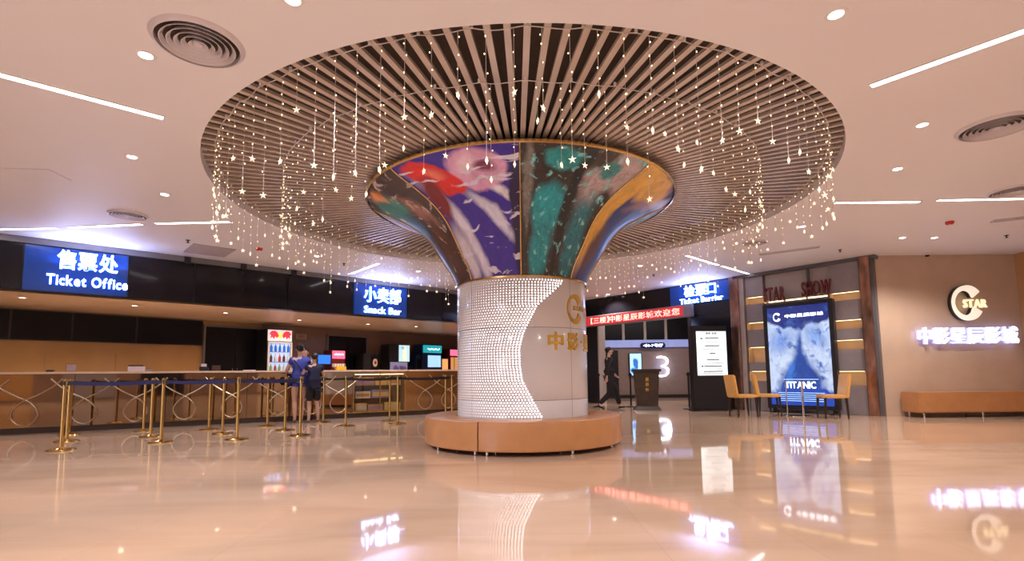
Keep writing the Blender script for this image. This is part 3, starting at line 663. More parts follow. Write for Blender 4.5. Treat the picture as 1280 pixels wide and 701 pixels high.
# local frame: +X points to the viewer; azimuth phi to the right of centre = +phi
RC = .915; ZT = 2.19
def cyl(r, phi, z): a = math.radians(phi); return (r*math.cos(a), r*math.sin(a), z)
tiers = [(0.04, .62), (.625, 1.54), (1.545, ZT)]
for z0, z1 in tiers:
    for k in range(4):
        a0 = math.radians(-48+90*k+.15); a1 = math.radians(42+90*k-.15)
        MB().lathe([(RC-.02, z0), (RC-.002, z0), (RC, z0+.003), (RC, z1-.003), (RC-.002, z1), (RC-.02, z1)], 36, a0, a1).build('cladding_panel', M['white'], pillar, True)
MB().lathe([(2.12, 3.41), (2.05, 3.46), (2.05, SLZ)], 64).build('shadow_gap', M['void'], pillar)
MB().lathe([(RC-.03, 0), (RC-.03, ZT)], 48).build('core', M['void'], pillar, True)
MB().lathe([(RC-.01, ZT-.01), (RC+.018, ZT-.01), (RC+.022, ZT+.01), (RC-.01, ZT+.02)], 64).build('gold_collar', M['gold'], pillar, True, label='thin gold collar')
zb_t = [.42,.62,.87,1.07,1.27,1.47,1.82,2.13]; ph_t = [12.5,5.5,-2.5,-4.2,-4.4,-1.3,10,33]
dots = MB(); row = 0; z = .425
while z < ZT-.03:
    pb = np.interp(z, zb_t, ph_t); step = math.degrees(.0405/RC); k = 0
    phi = pb
    while phi > -150:
        d = pb-phi; rd = .0135-.0105*min(1, d/70)**.7; R_ = RC+.0015; vs = [cyl(R_, phi, z)]
        for q in range(6): an = 2*PI*q/6; vs.append(cyl(R_, phi+math.degrees(rd*math.cos(an)/RC), z+rd*math.sin(an)))
        dots.add(vs, [(0, 1+q, 1+(q+1)%6) for q in range(6)]); phi -= step
    z += .0345; row += 1
dd = dots.build('led_dot_field', M['dot'], pillar, label='field of glowing white dots'); dd['kind'] = 'stuff'
# gold lettering on the cladding, bent to the cylinder
def bendf(x, y, z): return cyl(RC-y, math.degrees(x/RC), z)
A2 = lambda px: math.asin(max(-1, min(1, (px-652.5)/82)))*RC
crescent_mb(A2(713)+.02, 1.80, .20, 0.0, .012, bendf).build('open_ring', M['goldpaint'], pillar, label='gold open ring emblem')
line_of('STAR', pillar, M['goldpaint'], A2(711), A2(711)+.30, 1.785, 1.845, 0, .012, .03, bend=bendf)
x = A2(679)
for chh, wd in (('中', .27), ('影', .27), ('·', .06), ('星', .27), ('辰', .27), ('影', .27), ('城', .27)):
    m = MB(); zc = 1.37; h = .115 if chh != '·' else .02
    put_glyph(m, chh, x, x+wd*.86, zc-h, zc+h, 0, .012, .025, True, bendf); m.build('letter', M['goldpaint'], pillar); x += wd+.03
# flaring capital: profile radius over height
prof = [(RC+.005, ZT+.01), (.949,2.331), (1.045,2.462), (1.13,2.593), (1.205,2.724), (1.287,2.856), (1.40,2.987), (1.58,3.118), (1.84,3.245), (2.10,3.345), (2.165,3.375), (2.17,3.40)]
def resample(pr, n):
    L = [0]
    for a, b in zip(pr[:-1], pr[1:]): L.append(L[-1]+math.hypot(b[0]-a[0], b[1]-a[1]))
    rs = np.interp(np.linspace(0, L[-1], n), L, [p[0] for p in pr]); zs = np.interp(np.linspace(0, L[-1], n), L, [p[1] for p in pr])
    for _ in range(3):
        rs[1:-1] = (rs[:-2]+2*rs[1:-1]+rs[2:])/4; zs[1:-1] = (zs[:-2]+2*zs[1:-1]+zs[2:])/4
    return list(zip(rs, zs))
PR = resample(prof, 25)
print('capital profile', [(round(a,2), round(b,2)) for a, b in PR[::3]])
P_ = paint
kw_ = dict(coords='UV', axes='XY', rough=.38, coat=.12)
murals = {
 0: P_('mural_lightning', (.05,.025,.40), [(.28,.30,.10,.60,22,(.80,.80,1.0),.5), (.12,.15,.14,.3,10,(.75,.72,.85),.5), (.70,.44,.36,.07,-38,(.75,.78,1.0),.5), (.85,.60,.25,.04,-30,(.85,.85,1.0),.6), (.66,.80,.26,.18,0,(.80,.45,.72),.12), (.60,.86,.12,.07,20,(.92,.72,.88),.5), (.74,.82,.09,.06,0,(.22,.05,.14),.5), (.26,.80,.26,.13,-35,(.85,.03,.03),.10), (.30,.83,.10,.05,-30,(.95,.25,.18),.6), (.12,.64,.12,.22,-25,(.22,.015,.03),.4), (.97,.45,.08,.5,0,(.02,.012,.08),.3)], warp=.06, wscale=5, grain=.3, streaks=((.80,.80,1.0), -52, 2.2, 15, .585, .63), **kw_),
 1: P_('mural_teal', (.05,.045,.045), [(.80,.80,.26,.34,0,(.58,.48,.52),.3), (.62,.92,.14,.10,30,(.06,.05,.05),.4), (.33,.87,.16,.10,0,(.03,.42,.46),.25), (.30,.48,.20,.22,0,(.02,.45,.55),.3), (.27,.18,.17,.26,-6,(.02,.36,.44),.3), (.52,.50,.07,.60,4,(.012,.02,.03),.4), (.94,.50,.13,.22,20,(.03,.02,.02),.3), (.80,.25,.18,.40,10,(.02,.24,.33),.4), (.74,.84,.10,.08,0,(.05,.32,.36),.3), (.06,.7,.05,.4,0,(.25,.24,.22),.4)], warp=.06, wscale=6, grain=.55, gscale=16, streaks=((.25,.75,.80), 20, 12, 16, .585, .66), **kw_),
 2: P_('mural_gold', (.03,.05,.25), [(.10,.62,.16,.60,-4,(.85,.50,.07),.35), (.40,.88,.45,.16,-10,(.90,.55,.12),.35), (.62,.74,.28,.07,20,(.35,.20,.28),.5), (.85,.88,.20,.08,0,(.55,.58,.85),.5), (.30,.25,.16,.25,0,(.14,.06,.06),.5), (.75,.5,.2,.25,0,(.04,.12,.45),.4)], warp=.12, wscale=4, grain=.35, **kw_),
 7: P_('mural_green', (.07,.05,.055), [(.30,.78,.35,.16,0,(.05,.32,.27),.4), (.45,.92,.16,.06,0,(.95,.33,.05),.5), (.70,.60,.14,.20,30,(.42,.22,.18),.5), (.20,.55,.25,.12,0,(.10,.30,.50),.5), (.72,.25,.2,.3,0,(.12,.05,.04),.5)], warp=.15, wscale=5, grain=.4, streaks=((.70,.58,.52), 30, 5, 14, .59, .66), **kw_),
}
murals[3] = murals[7]; murals[4] = murals[0]; murals[5] = murals[1]; murals[6] = murals[2]
for k in range(8):
    a0, a1 = -47+45*k+.35, -2+45*k-.35; nu = 10; nv = len(PR)-1; m = MB(); uv = []
    for i in range(nu+1):
        for j, (r, z) in enumerate(PR): m.v.append(cyl(r, a0+(a1-a0)*i/nu, z)); uv.append((i/nu, j/nv))
    for i in range(nu):
        for j in range(nv): a = i*(nv+1)+j; m.f.append((a, a+nv+1, a+nv+2, a+1))
    me = m.mesh('mural_panel', murals[k], False); me.shade_smooth(); ul = me.uv_layers.new(name='UVMap')
    for lp in me.loops: ul.data[lp.index].uv = uv[lp.vertex_index]
    obj('mural_panel', me, pillar, {0:'indigo picture panel with a pink disc and red patch', 1:'dark teal and grey picture panel', 2:'gold and navy picture panel', 7:'green and brown picture panel'}.get(k))
    MB().tube([cyl(r+.006, -47+45*k, z) for r, z in PR], .011, 6).build('gold_seam', M['gold'], pillar, True)
MB().lathe([(2.12, 3.415), (2.17, 3.415), (2.185, 3.405), (2.185, 3.385), (2.16, 3.375)], 96).build('gold_rim', M['gold'], pillar, True)

# round bench in three curved sections
seg = None
for k, (a0, labl) in enumerate(((-24, 'long curved tan leather bench section facing the viewer'), (-144, 'curved tan leather bench section on the left of the pillar'), (96, 'curved tan leather bench section behind the pillar'))):
    t = thing('curved_bench', labl, 'bench', (CX0, CY0, 0), -PI/2+math.radians(a0), 'curved bench sections around the pillar')
    if seg is None:
        r0, r1 = RC+.015, 1.36; z0, z1 = .055, .40; A0, A1 = math.radians(.35), math.radians(119.65); nn = 40
        pr = [(r0, z0), (r0, z1-.01), (r0+.01, z1), (r1-.03, z1), (r1-.009, z1-.009), (r1, z1-.03), (r1, z0+.01), (r1-.01, z0)]
        m = MB().lathe(pr, nn, A0, A1); P8 = len(pr); base = 0
        m.f.append(tuple(range(P8-1, -1, -1))); m.f.append(tuple(nn*P8+i for i in range(P8))); 
        for kk in range(nn): m.f.append((kk*P8, kk*P8+P8-1, (kk+1)*P8+P8-1, (kk+1)*P8))
        seat = m.mesh('seat', M['leather'], True)
        lid = MB(); lid.tube([((r1-.012)*math.cos(A0+(A1-A0)*i/40), (r1-.012)*math.sin(A0+(A1-A0)*i/40), z1-.008) for i in range(41)], .007, 6); seam = lid.mesh('piping', M['leather'], True)
        leg = MB().lathe([(0,0),(.026,0),(.026,.004),(.02,.008),(.02,.058)], 14).mesh('leg', M['chrome'], True)
        seg = True
    so_ = obj('seat', seat, t); obj('piping', seam, so_)
    for q in (3.5, 50, 85, 116.5):
        for rr in (r1-.08, r0+.08): obj('leg', leg, t, None, (rr*math.cos(math.radians(q)), rr*math.sin(math.radians(q)), 0))

# ================================================================== SERVICE COUNTER
ct = thing('service_counter', 'long service counter with bronze mirror front and cream stone top', 'counter', CN.p(0), CN.rz)
cs0, cs1 = -3.6, 10.3
casea, caseb = CN.hit(441, 500)[0], CN.hit(507, 500)[0]
MB().box(cs0, cs1, -.06, .62, 1.055, 1.095, .008).build('worktop', M['counter'], ct)
MB().box(cs0, casea, .03, .60, .10, 1.055).build('carcass', M['matteblack'], ct); MB().box(caseb, cs1, .03, .60, .10, 1.055).build('carcass', M['matteblack'], ct)
MB().box(cs0, cs1, .02, .60, 0, .10).build('kickboard', M['kick'], ct)
def panels(a, b, n):
    w_ = (b-a)/n
    for i in range(n): MB().box(a+i*w_+.004, a+(i+1)*w_-.004, 0, .03, .105, 1.05, .003).build('mirror_panel', M['mirror'], ct)
panels(cs0, CN.hit(92, 500)[0], 3); panels(CN.hit(92, 500)[0], CN.hit(398, 500)[0], 3); panels(CN.hit(398, 500)[0], casea, 1); panels(caseb, cs1, 2)
half = [(-.50,.97),(-.40,.86),(-.28,.76),(-.14,.67),(0,.60),(.10,.52),(.17,.42),(.19,.33),(.16,.24),(.09,.16),(0,.13)]
path = half+[(-x, z) for x, z in half[-2::-1]]
def smooth(p, it=2):
    for _ in range(it):
        q = [p[0]]
        for a, b in zip(p[:-1], p[1:]): q += [(.75*a[0]+.25*b[0], .75*a[1]+.25*b[1]), (.25*a[0]+.75*b[0], .25*a[1]+.75*b[1])]
        p = q+[p[-1]]
    return p
sp = smooth(path); orn = MB().tube([(x, -.022-.004*(i/len(sp)), z) for i, (x, z) in enumerate(sp)], .012, 6).mesh('ribbon_ornament', M['ornament'], True)
for px in (-38, 32, 106, 170, 231, 290, 347, 390, 423, 531, 560): obj('ribbon_ornament', orn, ct, None, (CN.hit(px, 500)[0], 0, 0))
# display case in the counter
dc = thing('display_case', 'glass fronted snack display case set in the counter front', 'display case', CN.p(casea), CN.rz)
W = caseb-casea
cm = MB(); cm.box(.01, W-.01, .50, .53, .12, 1.05); cm.box(.01, .03, .0, .5, .12, 1.05); cm.box(W-.03, W-.01, 0, .5, .12, 1.05); cm.box(.01, W-.01, 0, .5, .105, .13); cm.build('cabinet', mat('dark_bronze_box', (.16,.10,.06), .4), dc)
for z in (.42, .72): MB().box(.03, W-.03, .06, .5, z, z+.012).build('shelf', M['glass'], dc)
fr = MB(); fr.box(0, W, -.01, .02, 1.01, 1.05); fr.box(0, W, -.01, .02, .105, .14); fr.box(0, .03, -.01, .02, .14, 1.01); fr.box(W-.03, W, -.01, .02, .14, 1.01); fr.box(W/2-.012, W/2+.012, -.01, .02, .14, 1.01); fr.build('frame', M['gold'], dc)
MB().box(.03, W-.03, 0, .006, .14, 1.01).build('glass_pane', M['glass'], dc)
MB().box(.05, W-.05, .04, .06, .985, 1.0).build('led_strip', M['nicheled'], dc)
cols_ = [((.75,.52,.22),'golden'), ((.80,.66,.45),'cream'), ((.55,.30,.12),'brown'), ((.35,.25,.45),'purple'), ((.78,.60,.15),'yellow')]
cm_ = [mat('carton_'+c[1], c[0], .5) for c in cols_]; pos = ['lower left','lower centre','lower right']
nb = 0
for lvl, z in (('bottom', .132), ('middle', .434), ('top', .734)):
    x = .08; k = 0
    while x < W-.36:
        w_ = .30+.08*((k*7+nb) % 3); w_ = min(w_, W-.06-x); h_ = .19-.03*((k+nb) % 2); ci = (k*2+nb) % 5
        t = thing('snack_carton', '%s snack carton, %s from the left on the %s shelf of the glass case' % (cols_[ci][1], ['first','second','third','fourth','fifth','sixth','seventh'][k], lvl), 'carton', CN.p(casea)+CN.d*x-CN.n*.12+Vector((0,0,z)), CN.rz, 'cartons in the glass display case')
        MB().box(0, w_-.03, 0, .25, 0, h_, .004).build('box', cm_[ci], t); MB().box(.03, w_-.06, -.003, 0, .04, h_-.05).build('label_panel', cm_[(ci+1) % 5], t)
        x += w_; k += 1
    nb += 1

# things on the counter
def on_counter(px, off=-.25): s, _ = CN.hit(px, 464); p = CN.p(s, off, 1.095); return p
def h_at(P, py): v = ray(CX+ (0), py); return None
t = thing('paper_box', 'white box with a dark open top on the counter', 'box', on_counter(168), CN.rz)
MB().box(-.13, .13, -.1, .1, 0, .10, .006).build('box', M['whitecloth'], t); MB().box(-.125, .125, -.095, .095, .10, .125, .006).build('lid', M['matteblack'], t)
t = thing('card_reader', 'small dark card reader beside the white box', 'device', on_counter(184), CN.rz); MB().box(-.05, .05, -.06, .06, 0, .05, .01).build('body', M['gray'], t); MB().box(-.035, .035, -.045, 0, .05, .054).build('keypad', M['matteblack'], t)
t = thing('card_reader', 'small dark card reader near the left picture edge', 'device', on_counter(58), CN.rz); MB().box(-.06, .06, -.06, .06, 0, .04, .01).build('body', M['matteblack'], t); MB().box(-.04, .04, -.045, 0, .04, .044).build('keypad', M['gray'], t)
t = thing('leaflet_holder', 'clear acrylic leaflet holder behind the nearest stanchion', 'holder', on_counter(84), CN.rz); MB().box(-.10, .10, -.05, .05, 0, .01).build('base', M['clear'], t); MB().box(-.08, .08, -.01, .005, .01, .16).build('pane', M['clear'], t); MB().box(-.07, .07, .006, .012, .02, .14).build('leaflet', M['whitecloth'], t)
t = thing('receipt_printer', 'dark receipt printer with white paper on the counter by the double door', 'printer', on_counter(254), CN.rz); MB().box(-.08, .08, -.09, .09, 0, .09, .012).build('body', M['matteblack'], t); MB().box(-.05, .05, -.06, -.055, .09, .15).build('paper', M['whitecloth'], t)
t = thing('tip_box', 'clear acrylic box on the counter right of the receipt printer', 'box', on_counter(270), CN.rz)
m = MB(); m.box(-.08, .08, -.07, -.065, 0, .12); m.box(-.08, .08, .065, .07, 0, .12); m.box(-.08, -.075, -.065, .065, 0, .12); m.box(.075, .08, -.065, .065, 0, .12); m.build('wall_pane', M['clear'], t); MB().box(-.075, .075, -.065, .065, 0, .006).build('base', M['clear'], t)
t = thing('paper_stack', 'thin stack of white paper left of the woman on the counter', 'paper', on_counter(312), CN.rz); MB().box(-.12, .12, -.08, .08, 0, .02, .003).build('sheets', M['whitecloth'], t)

# ================================================================== BEHIND THE COUNTER
BC = BW.shifted(.75)
b0, b1 = BC.hit(392, 470)[0], BC.hit(600, 470)[0]
t = thing('back_counter', 'dark work counter along the snack bar wall', 'counter', BC.p(b0), BC.rz)
MB().box(0, b1-b0, 0, .66, 0, .86).build('cabinet', M['matteblack'], t); MB().box(-.02, b1-b0+.02, -.03, .68, .86, .90, .006).build('worktop', M['darktrim'], t)
ZB = .90
def bc_thing(name, label, cat, pxa, pxb, pyt, line=BC, z=ZB, group=None):
    a, _ = line.hit(pxa, pyt); b, zt_ = line.hit(pxb, pyt); t = thing(name, label, cat, line.p((a+b)/2, 0, z), line.rz, group); return t, (b-a)/2, zt_-z
# drinks fridge
FR = BW.shifted(.80)
t, hw, H = bc_thing('drinks_fridge', 'tall glass door drinks fridge with lit red and yellow header', 'fridge', 335, 366, 412, FR, 0)
m = MB(); m.box(-hw, hw, .05, .70, 0, H, .01); m.build('cabinet', M['dkmetal'], t)
zh = FR.hit(350, 427)[1]
hd = MB().box(-hw+.02, hw-.02, .0, .05, zh+.02, H-.03).build('header_lightbox', mat('fridge_header', (.8,.7,.7), .4, emit=(.85,.66,.70), es=.9), t)
def bull(sgn):
    return [(sgn*x*.2*(hw/.4), (H+zh)/2+z*.2) for x, z in ((.25,-.1),(.5,.35),(.9,.6),(1.4,.55),(1.75,.2),(1.5,-.05),(1.6,-.5),(1.3,-.25),(1.0,-.55),(.85,-.15),(.55,-.4))]
redm = mat('lit_red', (.6,.02,.04), .4, emit=(.8,.05,.08), es=1)
for sgn in (1, -1): pb = bull(sgn); pb = pb if sgn > 0 else pb[::-1]; MB().prism(pb, -.012, 0).build('emblem', redm, hd, label='red charging animal emblem')
MB().prism([(.085*math.cos(2*PI*i/20), (H+zh)/2+.085*math.sin(2*PI*i/20)) for i in range(20)][::1], -.008, 0).build('emblem_disc', mat('lit_yellow', (.9,.7,.1), .4, emit=(1,.72,.15), es=1.2), hd)
interior = mat('fridge_interior', (.6,.7,.85), .5, emit=(.40,.60,.95), es=.9)
MB().box(-hw+.05, hw-.05, .035, .05, .15, zh-.04).build('lit_interior', interior, t)
dr = MB(); dr.box(-hw+.01, -hw+.05, -.02, .02, .1, zh); dr.box(hw-.05, hw-.01, -.02, .02, .1, zh); dr.box(-hw+.05, hw-.05, -.02, .02, .1, .15); dr.box(-hw+.05, hw-.05, -.02, .02, zh-.04, zh)
do = dr.build('door', M['whitecloth'], t); MB().tube([(hw-.03,-.05,1.0),(hw-.03,-.05,1.4)], .012).build('handle', M['chrome'], do)
MB().box(-hw+.05, hw-.05, -.02, -.015, .15, zh-.04).build('door_pane', M['glass'], do)
botm = [mat('drink_blue', (.02,.12,.6), .3, emit=(.02,.2,.8), es=.3), mat('drink_white', (.7,.7,.8), .3), mat('drink_red', (.55,.05,.05), .3), mat('drink_green', (.25,.45,.1), .3), mat('drink_dark', (.1,.04,.03), .3)]
frw = t; k = 0
bottle_me = [MB().lathe([(0,0),(.032,0),(.034,.02),(.034,.13),(.012,.18),(.012,.20),(0,.20)], 10).mesh('body', mm, True) for mm in botm]
capme = MB().lathe([(0,.20),(.014,.20),(.014,.222),(0,.222)], 8).mesh('cap', M['trim'])
for sh, zz0 in enumerate((1.10, 1.38, 1.66)):
    MB().box(-hw+.05, hw-.05, .012, .035, zz0-.02, zz0-.008).build('shelf', M['chrome'], t)
# shelves sit in the lit box: bottles stand just inside the glass door
for sh, (zz0, kinds) in enumerate(((1.10, (3,2,3,1,2)), (1.38, (4,1,2,4,1)), (1.66, (0,0,0,0,0)))):
    for q in range(5):
        x = -hw+.11+q*(2*hw-.22)/4; P = FR.p((FR.hit(335,412)[0]+FR.hit(366,412)[0])/2+x, -.005+.0, zz0-.007)
        o = thing('drink_bottle', '%s bottle in the drinks fridge, %s from left on the %s visible shelf' % (['blue','white','red','green','dark'][kinds[q]], ['first','second','third','fourth','fifth'][q], ['lowest','middle','top'][sh]), 'bottle', P, FR.rz, 'bottles in the drinks fridge')
        s = .9; o.scale = (.55, .35, .95) if False else (1,1,1)
        obj('body', bottle_me[kinds[q]], o); obj('cap', capme, o)
# monitor
t, hw, H = bc_thing('till_monitor', 'blue lit till monitor behind the two customers', 'monitor', 397, 414, 443)
MB().box(-hw, hw, 0, .03, H-.30, H, .008).build('housing', M['matteblack'], t); MB().box(-hw+.02, hw-.02, -.004, 0, H-.28, H-.02).build('display', mat('blue_display', (.02,.1,.6), .3, emit=(.03,.2,.95), es=1.1), t)
MB().box(-.03, .03, .03, .06, .02, H-.2).build('neck', M['matteblack'], t); MB().box(-.12, .12, -.04, .12, 0, .02, .005).build('base', M['matteblack'], t)
def machine(label, pxa, pxb, pyt, body, parts, depth=.5):
    t, hw, H = bc_thing('dispenser' , label, 'machine', pxa, pxb, pyt)
    MB().box(-hw, hw, .02, depth, 0, H, .015).build('cabinet', body, t)
    for nm, (u0, u1, v0, v1), mm, pr in parts:
        MB().box(-hw+2*hw*u0, -hw+2*hw*u1, .02-pr, .025, H*v0, H*v1, .004).build(nm, mm, t)
    return t, hw, H
t, hw, H = machine('soft drink dispenser with a lit pink header and taps', 415, 432, 438, M['redletter'], [('lit_header', (.05,.95,.70,.98), mat('lit_pink', (.8,.1,.2), .4, emit=(1,.12,.22), es=1.5), .03), ('tap_bar', (.05,.95,.40,.52), M['whitecloth'], .06), ('drip_tray', (.05,.95,.0,.08), M['chrome'], .10)])
sc = [(-.8,.0),(-.5,.5),(-.3,-.1),(0,.45),(.25,-.05),(.5,.45),(.85,.05)]
MB().tube([(x*hw*.8, -.015, H*.84+z*.05) for x, z in sc], .012, 5).build('script_emblem', M['sign'], t)
for q in range(5): MB().tube([(-hw*.75+q*hw*.375, -.03, H*.52), (-hw*.75+q*hw*.375, -.05, H*.33)], .012, 6).build('tap', M['chrome'], t)
t, hw, H = bc_thing('yellow_carton', 'bright yellow carton below the pink lit drink dispenser', 'carton', 421, 433, 458, BC.shifted(.12)); MB().box(-hw, hw, 0, .10, 0, H, .006).build('box', mat('yellow_card', (.85,.50,.02), .5, emit=(.8,.45,.02), es=.25), t); MB().box(-hw*.4, hw*.4, -.003, 0, H*.3, H*.7).build('label_panel', M['redletter'], t)
t, hw, H = machine('black coffee machine with a round pale badge', 455, 474, 442, M['matteblack'], [('front_panel', (.5,.95,.05,.95), M['screen'], .02), ('drip_tray', (.5,.95,.0,.1), M['chrome'], .08)])
MB().prism([(hw*.45+hw*.30*math.cos(2*PI*i/24), H*.62+.13*math.sin(2*PI*i/24)) for i in range(24)], -.02, 0).build('badge', mat('pale_badge', (.7,.5,.45), .5), t)
MB().prism([(hw*.45+hw*.13*math.cos(2*PI*i/24), H*.62+.05*math.sin(2*PI*i/24)) for i in range(24)], -.03, -.02).build('badge_centre', M['redletter'], t)
t, hw, H = machine('tall vending cabinet with a bright picture panel and purple front', 487, 512, 431, M['matteblack'], [])
MB().box(-hw*.05, hw*.97, -.02, .02, H*.48, H*.98, .004).build('lit_picture', paint('bright_picture', (.55,.78,.85), [(.5,.4,.25,.6,0,(.95,.9,.6),.4), (.3,.85,.2,.12,0,(.3,.5,.6),.4)], emit=1.3, grain=.15), t)
MB().box(-hw*.9, hw*.75, -.02, .02, H*.03, H*.46, .004).build('printed_front', paint('purple_print', (.62,.48,.72), [(.3,.6,.2,.2,0,(.25,.12,.35),.3), (.7,.55,.2,.25,30,(.2,.12,.3),.4), (.5,.2,.3,.15,0,(.8,.7,.85),.4)], emit=.5, warp=.3, wscale=6), t)
t, hw, H = bc_thing('acrylic_stand', 'small clear acrylic stand between two lit machines', 'stand', 514, 519, 457); MB().box(-hw, hw, 0, .15, 0, .02).build('base', M['clear'], t); MB().box(-hw, hw, .06, .07, .02, H).build('pane', M['clear'], t)
teal = mat('teal_header', (.02,.3,.35), .4, emit=(.02,.36,.42), es=1.0); ltb = mat('pale_blue_panel', (.4,.6,.9), .4, emit=(.35,.6,1), es=1.3)
t, hw, H = machine('drink dispenser glowing teal and blue beside the orange panel', 528, 552, 431, mat('navy_machine', (.01,.03,.10), .35), [('lit_header', (.05,.98,.74,.97), teal, .05), ('lit_panel', (.3,.95,.30,.66), ltb, .03), ('drip_tray', (.1,.9,0,.08), M['matteblack'], .08)])
line_of('Cooler', t, M['sign'], -hw*.5, hw*.7, H*.80, H*.90, -.03, .01, .02, joined=True, name='header_mark') if False else MB().tube([(-hw*.5+hw*1.2*i/6, -.04, H*.85+.02*(-1)**i) for i in range(7)], .014, 5).build('header_mark', M['sign'], t)
t, hw, H = machine('small dark side unit left of the teal dispenser', 521, 527, 443, mat('navy_side', (.01,.02,.06), .35), [('front_panel', (.1,.9,.2,.8), M['screen'], .01)])
t, hw, H = bc_thing('orange_panel', 'glowing orange upright panel beside the teal dispenser', 'lightbox', 552.5, 560, 448); MB().box(-hw, hw, 0, .1, 0, H, .006).build('housing', M['matteblack'], t); MB().box(-hw+.01, hw-.01, -.006, 0, .02, H-.02).build('lit_face', mat('orange_face', (.9,.5,.2), .4, emit=(1,.46,.16), es=.9), t)
t, hw, H = machine('popcorn warmer with a lit pink sign at the edge of the pillar', 562, 585, 437, M['redletter'], [('lit_header', (.05,.95,.76,.98), mat('lit_rose', (.8,.1,.3), .4, emit=(1,.16,.32), es=1.4), .03), ('warm_window', (.08,.92,.1,.7), mat('popcorn_glow', (.9,.5,.2), .4, emit=(1,.45,.15), es=.6), .01)])
for q in (.25, .5, .75): MB().box(-hw+2*hw*q-.008, -hw+2*hw*q+.008, -.005, .02, H*.1, H*.7).build('glazing_bar', M['dkmetal'], t)
t = thing('wall_notice', 'small pale notice on the wall right of the drinks fridge', 'notice', BW.p(BW.hit(376, 420)[0], .035, BW.hit(376, 424)[1]), BW.rz)
MB().box(-.16, .16, 0, .005, 0, .16).build('sheet', mat('pale_notice', (.62,.5,.42), .5), t); 
for q in range(3): MB().box(-.12, .12, -.004, 0, .03+q*.045, .05+q*.045).build('printed_line', M['maroon'], t)

# ================================================================== STANCHIONS
def mk_stanchion(finish, bm_):
    t = bpy.data.objects.new('stanchion', None); COL.objects.link(t)
    MB().lathe([(0,0),(.16,0),(.165,.008),(.16,.018),(.06,.03),(.035,.045),(0,.045)], 32).build('base', finish, t, True)
    MB().lathe([(.024,.04),(.024,.87)], 16).build('post', finish, t, True)
    MB().lathe([(.024,.86),(.034,.865),(.034,.94),(.028,.955),(0,.96)], 18).build('head', finish, t, True)
    m = MB()
    for q in range(4):
        a = q*PI/2; m.box(.033*math.cos(a)-.012, .033*math.cos(a)+.012, .033*math.sin(a)-.012, .033*math.sin(a)+.012, .875, .93)
    m.build('belt_socket', M['beltblack'], t)
    return t
proto = mk_stanchion(M['brass'], None)
posts = [((76,563),'nearest gold stanchion, at the left in front of a second and third'), ((83,552),'gold stanchion directly behind the nearest one on the left'), ((86,544),'gold stanchion third back in the leftmost row'),
 ((201,553),'front gold stanchion of the second row from the left'), ((188,546),'middle gold stanchion of the second row from the left'), ((179,539),'back gold stanchion of the second row from the left'),
 ((296,549.5),'front gold stanchion of the third row, left of the customers'), ((278,542.5),'middle gold stanchion of the third row, left of the customers'), ((261,537),'back gold stanchion of the third row, left of the customers'),
 ((375,544.5),'front gold stanchion overlapping the woman in blue'), ((356,538),'gold stanchion just left of the woman in blue'), ((334,533),'gold stanchion under the drinks fridge'),
 ((432,532.5),'gold stanchion left of the glass display case'), ((404,528),'gold stanchion right beside the child'), ((497,530),'gold stanchion before the right end of the display case'),
 ((487,526),'gold stanchion behind, before the display case'), ((557,524.5),'gold stanchion left of a close pair beside the round bench'), ((565,528),'gold stanchion nearest the round bench')]
PP = []
for i, (p, lab) in enumerate(posts):
    o = proto if i == 0 else copy_tree(proto); P = on_floor(*p); o.location = (P.x, P.y, 0); o.rotation_euler.z = CN.rz
    tag(o, lab, 'stanchion', 'gold queue stanchions'); PP.append(P)
def belt(i, j, lab, matr=None, P=None, Q=None):
    A = PP[i] if P is None else P; B = PP[j] if Q is None else Q; d = (B-A); L = d.length
    t = thing('queue_belt', lab, 'belt', (A.x, A.y, .9), math.atan2(d.y, d.x), 'retractable queue belts'); n_ = 10; m = MB(); u = MB()
    for q in range(n_):
        x0 = .055+(L-.11)*q/n_; x1 = .055+(L-.11)*(q+1)/n_; s0 = -.02*math.sin(PI*q/n_); s1 = -.02*math.sin(PI*(q+1)/n_)
        m.add([(x0,-.001,s0-.024),(x1,-.001,s1-.024),(x1,-.001,s1+.024),(x0,-.001,s0+.024),(x0,.001,s0-.024),(x1,.001,s1-.024),(x1,.001,s1+.024),(x0,.001,s0+.024)], [(0,1,2,3),(7,6,5,4),(0,4,5,1),(3,2,6,7)])
    m.build('webbing', matr or M['belt'], t); MB().box(L-.09, L-.055, -.008, .008, -.03, .03).build('clip', M['beltblack'], t); MB().box(.045, .06, -.008, .008, -.03, .03).build('clip', M['beltblack'], t)
for i, j, lab in ((0,3,'navy queue belt between the two front stanchions at the left'), (1,4,'navy queue belt of the second line at the left'), (2,5,'navy queue belt of the back line at the left'), (3,6,'navy queue belt of the front line in the middle'), (4,7,'navy queue belt of the second line in the middle'), (5,8,'navy queue belt of the back line in the middle'), (6,9,'navy queue belt ending at the woman in blue'), (7,10,'navy queue belt of the second line left of the customers'), (8,11,'navy queue belt under the drinks fridge'), (12,14,'dark queue belt in front of the display case'), (14,17,'dark queue belt running to the round bench'), (15,16,'dark queue belt behind, right of the display case')):
    belt(i, j, lab, M['belt'] if i < 12 else M['beltblack'])
PL = Vector((PP[0].x-1.0, PP[0].y-.55, 0))
# lobby stanchions
proto2 = mk_stanchion(M['dkmetal'], None)
P3 = [on_floor(789, 508.5), on_floor(862, 511), on_floor(749, 508.5)]
for i, (P, lab) in enumerate(zip(P3, ('slim grey stanchion left of the podium', 'slim grey stanchion right of the podium by the black pier', 'slim grey stanchion by the left door jamb'))):
    o = proto2 if i == 0 else copy_tree(proto2); o.location = (P.x, P.y, 0); tag(o, lab, 'stanchion', 'grey lobby stanchions')

